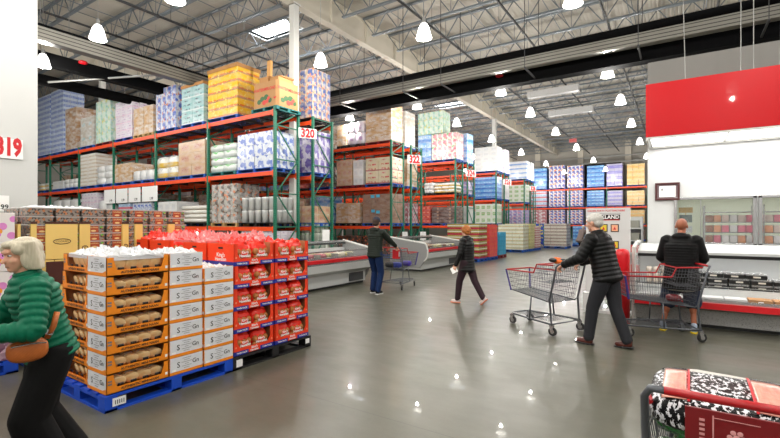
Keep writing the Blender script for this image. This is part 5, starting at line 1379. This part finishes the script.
def patch(name, mat, xa, xb, ya, yb, off, n=10):
    b = MB(); k0 = 0
    for i in range(n+1):
        for j in range(n+1):
            x = lerp(xa, xb, i/n); y = lerp(ya, yb, j/n); b.v.append((x, y, topz(x, y)+off))
    for i in range(n):
        for j in range(n):
            a = i*(n+1)+j; b._f((a, a+n+1, a+n+2, a+1), 0, QUV)
    o = b.build(name, mat, r, smooth=True); sm = o.modifiers.new('t', 'SOLIDIFY'); sm.thickness = .004; sm.offset = 1
patch('bacon_window', bac, -.19, -.115, .03, .33, .003); patch('bacon_window', bac, .085, .17, .03, .33, .003)
patch('navy_band', navy, -.2, -.11, .33, .372, .004); patch('navy_band', navy, .085, .18, .33, .372, .004)
patch('red_stripe', M['red'], -.113, -.105, .02, .37, .005); patch('red_stripe', M['red'], .075, .083, .02, .37, .005)
MB().tube([(-.21, .33, .06), (-.18, .38, .07), (-.08, .395, .075), (.08, .395, .07), (.18, .38, .06), (.22, .33, .05)], .018, 8).build('bag_seam', wfilm, r, smooth=True)
o = MB()
for k in range(9): o.ell((random.uniform(-.07, .07), random.uniform(-.05, .05), random.uniform(0, .12)), (.05, .04, .035), 0, Matrix.Rotation(random.uniform(-1, 1), 3, 'X'), 8, 6)
o = o.build('green_bag', plain('green_film', S(18, 110, 40), .2, coat=.8, var=.6, vs=25), smooth=True); o.location = (.03, 1.93, .76); tag(o, 'shiny green bag under the bacon in the nearest cart', 'bag')
# red message plate below the nearest handle
r = empty('handle_sign', (0, 0, 0)); r.parent = c5; r.location = (-.06, 0, .9); r.rotation_euler = (0, 0, 0)
bpy.data.objects.remove(r)
b = MB().box(-.055, -.045, -.26, .2, .82, .975); pl = b.build('message_plate', plain('dark_red_plate', S(124, 14, 22), .4), c5); pl['label'] = 'dark red message plate under the handle'
b = MB()
for j in range(6):
    a = j*PI/3; b.ell((-.0565, .06+.018*math.cos(a), .9+.018*math.sin(a)), (.001, .008, .008), 0, None, 8, 6)
b.ell((-.0565, .06, .9), (.001, .01, .01), 0, None, 8, 6)
b.box(-.057, -.056, .12, .124, .84, .96).box(-.057, -.056, .0, .12, .952, .954)
for k in range(7): b.box(-.057, -.056, .145, .16, .84+k*.016, .848+k*.016)
for k in range(4): b.box(-.057, -.056, -.2, -.03, .86+k*.02, .866+k*.02)
b.build('plate_print', plain('plate_pink_ink', S(226, 160, 160), .5), pl)
# ================================================================ PEOPLE
def remesh(mb, name, mat, parent, voxel=.009, sm=6, tex=None):
    me = mb.mesh('tmp', [M['white']]); o = bpy.data.objects.new('tmp', me); COL.objects.link(o)
    m = o.modifiers.new('r', 'REMESH'); m.mode = 'VOXEL'; m.voxel_size = voxel
    s_ = o.modifiers.new('s', 'SMOOTH'); s_.iterations = sm; s_.factor = .5
    dg = bpy.context.evaluated_depsgraph_get(); nm = bpy.data.meshes.new_from_object(o.evaluated_get(dg))
    bpy.data.objects.remove(o); bpy.data.meshes.remove(me)
    nm.name = name; nm.materials.clear(); nm.materials.append(mat)
    nm.polygons.foreach_set('use_smooth', [True]*len(nm.polygons)); nm.polygons.foreach_set('material_index', [0]*len(nm.polygons))
    ob = bpy.data.objects.new(name, nm); COL.objects.link(ob)
    if parent is not None: ob.parent = parent
    return ob
def ik(a, c, l1, l2, pole):
    """joint between a and c bending toward pole; c is pulled in when out of reach"""
    a = Vector(a); c = Vector(c); d = c-a; L = d.length
    if L > (l1+l2)*.995: c = a+d*((l1+l2)*.995/L); d = c-a; L = d.length
    x = (l1*l1-l2*l2+L*L)/(2*L); h = math.sqrt(max(0, l1*l1-x*x)); u = d/L
    p = Vector(pole); p = p-u*p.dot(u); p.normalize()
    return a+u*x+p*h, c
def hand(b, w, fwd, pn, side, s, curl):
    fwd = Vector(fwd).normalized(); pn = Vector(pn); pn = (pn-fwd*pn.dot(fwd)).normalized(); lat = fwd.cross(pn)*side
    w = Vector(w)
    for q in (-.022, 0, .022): b.rcone(w+lat*q*.6*s, w+fwd*.075*s+lat*q*s, .017*s, .0145*s, 0, 8)
    for i, L in enumerate((.072, .08, .074, .058)):
        p = w+fwd*.08*s+lat*(-.031+i*.0205)*s; d = fwd.copy(); ax = fwd.cross(pn)
        for k, (f_, rr) in enumerate(((.45, .0088), (.32, .0082), (.25, .0074))):
            d = Matrix.Rotation(curl*(.75+.25*k), 3, ax) @ d
            p2 = p+d*L*f_*s; b.rcone(p, p2, rr*s, rr*.94*s, 0, 7); p = p2
    p = w+fwd*.02*s-lat*.026*s; d = (fwd*.55-lat*.75+pn*.35).normalized()
    p2 = p+d*.045*s; b.rcone(p, p2, .0125*s, .0105*s, 0, 8); d = (fwd*.8-lat*.15+pn*(.3+curl*.3)).normalized(); b.rcone(p2, p2+d*.04*s, .0105*s, .008*s, 0, 8)
def person(label, loc, head_deg, H, lean=0.0, feet=((.1, .1, 0, 0), (-.1, -.1, 0, 0)), hands=(None, None), look=0.0, nod=0.0, skin=S(222, 170, 140), spec=None, fat=1.0, hipdrop=0.0, bare=False):
    """local frame: +x forward, +y left. feet: left, right (x, y, lift, pitch)"""
    s = H/1.75; r = empty('person', (loc[0], loc[1], 0), math.radians(head_deg)); tag(r, label, 'person')
    SK = plain('skin_'+label[:12], skin, .5, var=.06, vs=30)
    hipz = (.93-hipdrop)*s; pel = Vector((-.10*math.sin(lean)*s, 0, hipz)); up = Vector((math.sin(lean), 0, math.cos(lean)))
    neck = pel+up*.53*s; hd = Matrix.Rotation(0, 3, 'Y') @ Vector((math.sin(lean*.45), 0, math.cos(lean*.45)))
    hc = neck+hd*.15*s+Vector((.025*s, 0, .0))
    b = MB()
    fr = Matrix.Rotation(look, 3, 'Z') @ Matrix.Rotation(nod, 3, 'Y')   # head frame
    def hp(x, y, z): return hc+fr @ (Vector((x, y, z))*s)
    # head
    b.ell(hp(-.012, 0, .03), (.098*s, .076*s, .092*s), 0, fr, 18, 14)
    b.ell(hp(.03, 0, -.03), (.062*s, .058*s, .075*s), 0, fr, 14, 10)
    b.ell(hp(.05, 0, -.078), (.035*s, .034*s, .026*s), 0, fr, 10, 8)
    b.rcone(hp(.075, 0, .015), hp(.106, 0, -.022), .009*s, .013*s, 0, 8)
    b.ell(hp(.085, 0, .04), (.014*s, .045*s, .012*s), 0, fr, 10, 8)
    for sg in (1, -1):
        b.ell(hp(.052, sg*.036, -.02), (.034*s, .022*s, .026*s), 0, fr, 10, 8)
        b.ell(hp(-.005, sg*.078, -.005), (.018*s, .009*s, .032*s), 0, fr, 8, 8)
    b.rcone(neck-up*.04*s, hc+hd*-.06*s, .056*s, .052*s)
    # torso
    b.ell(pel+up*.05*s, (.115*s*fat, .16*s*fat, .12*s), 0); b.ell(pel+up*.2*s, (.105*s*fat, .14*s*fat, .14*s)); b.ell(pel+up*.36*s, (.115*s*fat, .165*s, .15*s)); b.rcone(pel+up*.46*s+Vector((0, -.12*s, 0)), pel+up*.46*s+Vector((0, .12*s, 0)), .06*s, .06*s)
    J = {}
    for i, sg in enumerate((1, -1)):
        sh = pel+up*.475*s+Vector((0, sg*.185*s, 0))
        ht = hands[i]
        tgt = Vector(ht[:3]) if ht else pel+Vector((.05*s, sg*.27*s, -.02*s))
        el, wr_ = ik(sh, tgt, .29*s, .26*s, (-.5, sg*.5, -.6))
        b.rcone(sh, el, .05*s, .038*s); b.rcone(el, wr_, .037*s, .027*s)
        fw = (wr_-el).normalized()
        if ht and len(ht) > 3: fw = (fw+Vector(ht[3])).normalized()
        pn = Vector(ht[4]) if ht and len(ht) > 4 else Vector((0, -sg, 0)); cu = ht[5] if ht and len(ht) > 5 else .35
        hand(b, wr_+fw*.01*s, fw, pn, sg if True else 1, s, cu)
        J['sh%d' % i], J['el%d' % i], J['wr%d' % i], J['fw%d' % i] = sh, el, wr_, fw
    for i, sg in enumerate((1, -1)):
        fx, fy, lift, pitch = feet[i]
        hip = pel+Vector((0, sg*.095*s, -.02*s)); ank = Vector((fx*s, fy*s, .085*s+lift*s))
        kn, ank = ik(hip, ank, .43*s, .42*s, (1, sg*.08, 0))
        b.rcone(hip, kn, .075*s*fat, .05*s); b.rcone(kn, ank, .046*s, .034*s)
        if bare: b.ell(kn.lerp(ank, .3)+Vector((-.02*s, 0, 0)), (.052*s, .05*s, .12*s))
        fd_ = Vector((math.cos(pitch), 0, -math.sin(pitch)))
        b.rcone(ank+Vector((0, 0, -.02*s)), ank+fd_*.10*s+Vector((0, 0, -.042*s)), .03*s, .022*s)
        J['hip%d' % i], J['kn%d' % i], J['an%d' % i], J['fd%d' % i] = hip, kn, ank, fd_
    remesh(b, 'body', SK, r, .0058, 3)
    J.update(pel=pel, up=up, neck=neck, hc=hc, hp=hp, fr=fr, s=s, r=r, hd=hd)
    # eyes, brows, lips
    for sg in (1, -1):
        MB().ell(hp(.074, sg*.031, .018), (.010*s, .012*s, .006*s), 0, fr, 10, 8).ell(hp(.083, sg*.031, .018), (.0045*s, .0062*s, .0056*s), 1, fr, 8, 6).build('eye', [M['textwhite'], M['textblack']], r, smooth=True)
    MB().ell(hp(.083, 0, -.058), (.008*s, .021*s, .008*s), 0, fr, 10, 6).build('lips', plain('lips_'+label[:10], tuple(c*.62 for c in skin[:3])+(1,), .45), r, smooth=True)
    return r, J
def puffer(J, name, mat, t0=-.12, t1=.53, amp=1.15, step=.052, rx=.15, ry=.2, arm=.066, hood=False, collar=True, voxel=.0085, sleeves=True, arm_end=.92, sm=3, flare=0.0):
    s, pel, up = J['s'], J['pel'], J['up']; b = MB(); R = Vector((0, 0, 1)).rotation_difference(up).to_matrix()
    t = t0
    while t < t1-.02:
        u = (t-t0)/(t1-t0)
        k = 1.0-.10*math.sin(PI*min(1, max(0, u*1.3)))+flare*(1-u)
        if u > .8: k *= 1-(u-.8)*1.9
        b.ell(pel+up*t*s, (rx*k*s, ry*k*s*(1.0 if u < .82 else .85), step*amp*s), 0, R, 26, 10, .9); t += step
    b.rcone(pel+up*(t0+.07)*s, pel+up*(t1-.13)*s, rx*.88*s, rx*.84*s, 0, 20)
    for q in (-.06, .06): b.rcone(pel+up*(t0+.07)*s+Vector((0, q*s, 0)), pel+up*(t1-.12)*s+Vector((0, q*s, 0)), rx*.82*s, rx*.74*s, 0, 16)
    b.rcone(pel+up*.44*s+Vector((0, -.13*s, 0)), pel+up*.44*s+Vector((0, .13*s, 0)), .085*s, .085*s)
    if sleeves:
        for i in (0, 1):
            sh, el, wr = J['sh%d' % i], J['el%d' % i], J['wr%d' % i]
            for (a, c, ra, rc, e_) in ((sh, el, arm*1.12, arm*.95, 1.0), (el, wr, arm*.95, arm*.68, arm_end)):
                n = max(3, int((c-a).length/(step*s*.95)))
                Rr = Vector((0, 0, 1)).rotation_difference((c-a).normalized()).to_matrix()
                for k in range(n+1):
                    q = k/n*e_; rr = lerp(ra, rc, q)*s
                    b.ell(a.lerp(c, q), (rr, rr, step*amp*.96*s), 0, Rr, 14, 10, .9)
                b.rcone(a, a.lerp(c, e_), ra*s*.87, rc*s*.87)
    if collar:
        n = J['neck']; 
        for k in range(3): b.ell(n+J['hd']*(-.02+.03*k)*s, (.085*s, .088*s, .02*s), 0, R, 18, 8)
    if hood:
        n = J['neck']; b.ell(n+Vector((-.085*s, 0, -.0*s)), (.07*s, .12*s, .06*s)); b.ell(n+Vector((-.1*s, 0, -.06*s)), (.05*s, .09*s, .07*s)); b.ell(n+Vector((0, .08*s, .0)), (.07*s, .04*s, .045*s)); b.ell(n+Vector((0, -.08*s, .0)), (.07*s, .04*s, .045*s))
    return remesh(b, name, mat, J['r'], voxel, sm)
def trousers(J, mat, rh=.108, rk=.075, ra=.068, name='trousers', end=.97, fat=1.0):
    s = J['s']; b = MB()
    b.ell(J['pel']+J['up']*.03*s, (.128*s*fat, .175*s*fat, .13*s))
    for i in (0, 1):
        hip, kn, an = J['hip%d' % i], J['kn%d' % i], J['an%d' % i]
        if end > .5:
            b.rcone(hip, kn, rh*s, rk*s, 0, 16); b.rcone(kn, kn.lerp(an, end), rk*s, ra*s, 0, 16)
            if ra < .1:
                for q in (.72, .84, .95): b.ell(kn.lerp(an, q), (ra*1.08*s, ra*1.05*s, .022*s), 0, None, 14, 6)
        else:
            b.rcone(hip, kn.lerp(an, end), rh*s, rk*s*1.15, 0, 16)
    return remesh(b, name, mat, J['r'], .009, 4)
def shoes(J, mat, sole, L=.27):
    s = J['s']
    for i in (0, 1):
        an, fd = J['an%d' % i], J['fd%d' % i]; p = math.atan2(-fd.z, fd.x)
        b = MB(); R = Matrix.Rotation(p, 4, 'Y')
        b.ell((.0, 0, -.03), (.055, .042, .05), 0, None, 14, 10, .8); b.ell((.075, 0, -.045), (.085, .044, .035), 0, None, 14, 10, .8); b.rcone((-.02, 0, .0), (-.01, 0, .03), .042, .045)
        m1 = MB().add(b, Matrix.Translation(an) @ R @ Matrix.Scale(s, 4)); o = m1.build('shoe', mat, J['r'], smooth=True)
        b = MB().ell((.05, 0, -.074), (.125, .047, .014), 0, None, 20, 6, .55); m2 = MB().add(b, Matrix.Translation(an) @ R @ Matrix.Scale(s, 4)); m2.build('shoe_sole', sole, o, smooth=True)
def hair(J, mat, kind='short', name='hair'):
    b = MB(); hp, fr, s = J['hp'], J['fr'], J['s']
    if kind == 'bob':
        b.ell(hp(-.035, 0, .045), (.105*s, .09*s, .088*s), 0, fr, 18, 12); b.ell(hp(-.065, 0, -.02), (.075*s, .09*s, .09*s), 0, fr, 16, 12)
        for sg in (1, -1): b.ell(hp(-.02, sg*.075, -.02), (.062*s, .025*s, .078*s), 0, fr, 12, 10); b.ell(hp(.03, sg*.062, .055), (.05*s, .03*s, .04*s), 0, fr, 12, 8)
        b.ell(hp(.05, .0, .085), (.045*s, .065*s, .03*s), 0, fr, 12, 8)
        for k in range(16):
            a = -PI*.15-k*PI*.7/15*1.0; 
            for sg in (1, -1):
                y = sg*(.03+.055*math.sin(k*PI/15)); x = .04-.13*k/15
                b.rcone(hp(x*.9, y*1.15, .09), hp(x-.02, y*1.35, -.05-.035*(k > 3)), .016*s, .012*s, 0, 6)
    elif kind == 'crop':
        b.ell(hp(-.022, 0, .046), (.104*s, .086*s, .086*s), 0, fr, 18, 12); b.ell(hp(-.055, 0, -.005), (.062*s, .078*s, .066*s), 0, fr, 14, 10)
    elif kind == 'curly':
        rn = random.Random(4); b.ell(hp(-.03, 0, .045), (.105*s, .092*s, .088*s), 0, fr, 18, 12)
        for k in range(90):
            th, ph = rn.uniform(0, 2*PI), rn.uniform(-.5, 1.4); x, y, z = math.cos(th)*math.cos(ph), math.sin(th)*math.cos(ph), math.sin(ph)
            if x > .55 and z < .5: continue
            b.ell(hp(-.03+x*.1, y*.088, .03+z*.092), (.022*s, .022*s, .022*s), 0, None, 6, 5)
        b.ell(hp(-.06, 0, -.03), (.06*s, .075*s, .055*s), 0, fr, 14, 10)
    return remesh(b, name, mat, J['r'], .006, 2)
hairw = NT('hair_white'); hv = hairw.noise(hairw.scale(hairw.coord(), 90, 90, 6), 1, 3); hairw.set(Base_Color=hairw.mix(hv, S(146, 134, 108), S(228, 220, 198)), Roughness=.5); hairw = hairw.m
hairg = NT('hair_grey'); hv = hairg.noise(hairg.scale(hairg.coord(), 60, 60, 60), 1, 3); hairg.set(Base_Color=hairg.mix(hv, S(150, 146, 140), S(232, 230, 224)), Roughness=.6); hairg = hairg.m
hairr = NT('hair_red'); hv = hairr.noise(hairr.coord(), 50, 3); hairr.set(Base_Color=hairr.mix(hv, S(130, 70, 24), S(210, 130, 58)), Roughness=.55); hairr = hairr.m
# 1 woman in green
GR = plain('green_puffer', S(0, 102, 74), .5, var=.15, vs=8, Specular_IOR_Level=.2)
r1, J = person('older woman with a white bob and green puffer jacket at the left edge', (-3.335, 1.12), 262, 1.56, .24,
    ((-.02, .09, 0, 0), (-.16, -.10, 0, .0)), ((.33, .19, .99, (.9, 0, .1), (0, 0, -1), .8), (.38, -.20, 1.03, (.9, 0, .1), (0, 0, -1), .8)), .32, .12, S(222, 166, 138), hipdrop=.02)
puffer(J, 'puffer_jacket', GR, -.03, .55, amp=.85, step=.046, rx=.158, ry=.20, arm=.08, flare=.06, voxel=.007)
trousers(J, M['black'], .125, .115, .135)
shoes(J, M['black'], M['black_gloss']); hair(J, hairw, 'bob')
s = J['s']
b = MB().tube([J['wr0']-J['fw0']*.03, J['wr0']+J['fw0']*.02], .036, 12); b.build('cuff', M['black'], J['r']); b = MB().tube([J['wr1']-J['fw1']*.03, J['wr1']+J['fw1']*.02], .036, 12); b.build('cuff', M['black'], J['r'])
# tan crossbody bag on her near (left) hip
LEA = NT('tan_leather'); q = LEA.coord('Object'); wv = LEA.sep(q); li = LEA.math('PINGPONG', LEA.math('ADD', LEA.math('MULTIPLY', wv[0], 60.0), LEA.math('MULTIPLY', wv[2], 60.0)), .5)
LEA.set(Base_Color=LEA.mix(LEA.noise(q, 20, 3), S(160, 82, 28), S(198, 108, 44)), Roughness=.45); LEA.bump(li, .3, .006); LEA = LEA.m
bagc = (.125, .20, .87)
rb_ = empty('shoulder_bag', (0, 0, 0)); tag(rb_, 'tan leather crossbody bag hanging at the hip of the woman in green', 'bag')
hd_ = math.radians(262); cx = -3.335+bagc[0]*math.cos(hd_)-bagc[1]*math.sin(hd_); cy = 1.12+bagc[0]*math.sin(hd_)+bagc[1]*math.cos(hd_)
rb_.location = (cx, cy, bagc[2]); rb_.rotation_euler.z = hd_
b = MB().ell((0, 0, 0), (.098, .045, .07), 0, None, 24, 14, .75); b.build('bag_body', LEA, rb_, smooth=True)
MB().tube([(-.08, .04, .035), (0, .048, .042), (.08, .04, .035)], .004, 6).build('zipper', M['chrome'], rb_)
MB().tube([(-.09, 0, .05), (-.12, .01, .12), (-.14, .0, .2)], .016, 8).build('strap', LEA, rb_, smooth=True)
MB().tube([(-.1, 0, .07), (-.11, 0, .095)], .02, 8).build('strap_ring', M['chrome'], rb_)
# 2 older man in black puffer pushing the cart
r2, J = person('older man with white hair in a black puffer jacket pushing a cart to the left', (-.80, 6.36), 163, 1.77, .24,
    ((.17, .10, 0, .0), (-.24, -.09, .0, .1)), ((.44, .24, 1.05, (.1, 0, -.3), (0, 0, -1), .8), (.44, -.24, 1.05, (.1, 0, -.3), (0, 0, -1), .8)), .05, .18, S(214, 160, 134), fat=1.05)
puffer(J, 'puffer_jacket', plain('black_puffer', S(11, 12, 14), .45, Specular_IOR_Level=.25), -.06, .54, step=.056, rx=.168, ry=.212, arm=.078, flare=.04)
trousers(J, plain('charcoal_trousers', S(50, 51, 56), .85, var=.2, Specular_IOR_Level=.2), .115, .08, .066); shoes(J, plain('brown_shoe', S(88, 36, 26), .4), M['black_gloss']); hair(J, hairg, 'crop')
# 3 bald man in shorts at the case
r3, J = person('bald man in a black jacket and navy shorts facing the meat case', (.04, 7.80), 84, 1.70, .06,
    ((-.04, .235, 0, 0), (.02, -.16, 0, 0)), ((.28, .2, .98), (.28, -.2, .98)), -.05, .25, S(168, 100, 72), fat=1.08, bare=True)
puffer(J, 'puffer_jacket', plain('black_jacket_b', S(9, 9, 11), .6, Specular_IOR_Level=.2), -.25, .54, step=.04, rx=.185, ry=.235, arm=.082, sm=12, flare=.12, hood=True, collar=False)
trousers(J, plain('navy_shorts', S(28, 40, 66), .8), .115, .105, .1, 'shorts', .10)
b = MB(); b.ell(J['pel']+Vector((0, 0, -.255)), (.17, .205, .04), 0, None, 20, 8, .8); remesh(b, 'shirt_hem', plain('white_shirt', S(214, 214, 206), .7), J['r'], .009, 3)
shoes(J, plain('blue_white_sneaker', S(170, 184, 205), .5, var=.4, vs=20), plain('yellow_sole', S(232, 200, 30), .5))
# 4 woman with red hair
r4, J = person('woman with short red hair and black jacket walking past the freezers', (-3.55, 8.22), 178, 1.58, .03,
    ((.20, .07, 0, 0), (-.36, -.07, .05, .75)), ((.12, .30, .72), (.06, -.28, .74)), -.35, .06, S(226, 176, 150))
puffer(J, 'puffer_jacket', plain('black_shiny_jacket', S(11, 11, 13), .4, Specular_IOR_Level=.3), -.17, .54, step=.062, rx=.158, ry=.20, arm=.07, flare=.06)
trousers(J, plain('dark_plum_trousers', S(44, 20, 32), .8), .115, .078, .062); shoes(J, plain('pale_shoe', S(228, 214, 212), .5, var=.3), plain('pink_sole', S(226, 140, 110), .5)); hair(J, hairr, 'curly')
w = J['wr0']+J['fw0']*.1; mw = Matrix.Rotation(math.radians(178), 4, 'Z') @ Matrix.Translation(w)
pp_ = MB().box(-.06, .06, -.002, .002, -.05, .07).build('paper_slip', M['textwhite']); q = Matrix.Rotation(math.radians(178), 3, 'Z') @ w
pp_.location = (-3.55+q.x, 8.22+q.y, q.z-.02); pp_.rotation_euler = (.3, .5, math.radians(200)); tag(pp_, 'white paper slip held by the red-haired woman', 'paper')
# 5 man with cap
r5, J = person('man in navy cap, dark green jacket and jeans beside the freezer', (-5.80, 8.20), 86, 1.76, .06,
    ((.06, .12, 0, 0), (-.04, -.11, 0, 0)), ((.46, .20, 1.05, (.1, 0, -.3), (0, 0, -1), .8), (.50, -.24, 1.06, (.1, 0, -.3), (0, 0, -1), .8)), .3, .12, S(206, 150, 122))
puffer(J, 'quilted_jacket', plain('dark_olive_jacket', S(30, 38, 32), .65, Specular_IOR_Level=.25), -.06, .54, step=.05, rx=.15, ry=.205, arm=.072, hood=True, collar=False)
trousers(J, plain('dark_blue_jeans', S(20, 42, 84), .85, var=.25, Specular_IOR_Level=.2), .105, .074, .066); shoes(J, M['black'], plain('white_sole', S(225, 225, 225), .5))
hair(J, plain('dark_brown_hair', S(60, 40, 30), .7), 'crop')
hp, fr, s = J['hp'], J['fr'], J['s']
b = MB().ell(hp(-.012, 0, .062), (.108*s, .09*s, .088*s), 0, fr, 18, 12).ell(hp(.11, 0, .045), (.07*s, .07*s, .01*s), 0, fr, 14, 6); remesh(b, 'cap', plain('navy_cap', S(24, 32, 58), .7), J['r'], .006, 2)
# 6 distant shopper
r6, J = person('distant shopper in a grey coat beyond the older man\'s cart', (-4.35, 25.2), 60, 1.6, .45,
    ((.1, .1, 0, 0), (-.1, -.1, 0, 0)), ((.4, .2, .8), (.4, -.2, .8)), 0, .1, S(200, 150, 130))
puffer(J, 'coat', plain('taupe_coat', S(122, 108, 104), .8), -.2, .54, step=.07, rx=.17, ry=.22, arm=.075); trousers(J, M['black'], .11, .08, .07); shoes(J, M['black'], M['black_gloss']); hair(J, hairg, 'crop')
# ================================================================ CAMERA, WORLD, VIEW
cam = bpy.data.cameras.new('camera'); co = bpy.data.objects.new('camera', cam); COL.objects.link(co)
cam.sensor_width = 36; cam.lens = FPX/780*36; cam.shift_y = (HOR-219)/780.0; cam.clip_start = .05; cam.clip_end = 200
co.location = (0, 0, EYE); co.rotation_euler = (PI/2, 0, TH)
sc = bpy.context.scene; sc.camera = co
wd = bpy.data.worlds.new('sky'); sc.world = wd; wd.use_nodes = True
wd.node_tree.nodes['Background'].inputs[0].default_value = (.75, .86, 1, 1); wd.node_tree.nodes['Background'].inputs[1].default_value = 1.0
sc.view_settings.view_transform = 'Standard'; sc.view_settings.look = 'None'; sc.view_settings.gamma = 1; sc.view_settings.use_curve_mapping = False
sc.view_settings.exposure = 0.12
sc.cycles.max_bounces = 8; sc.cycles.diffuse_bounces = 4; sc.cycles.glossy_bounces = 4; sc.cycles.transparent_max_bounces = 16; sc.cycles.transmission_bounces = 4
sc.cycles.use_denoising = True; sc.cycles.sample_clamp_indirect = 6.0; sc.cycles.caustics_reflective = False; sc.cycles.caustics_refractive = False
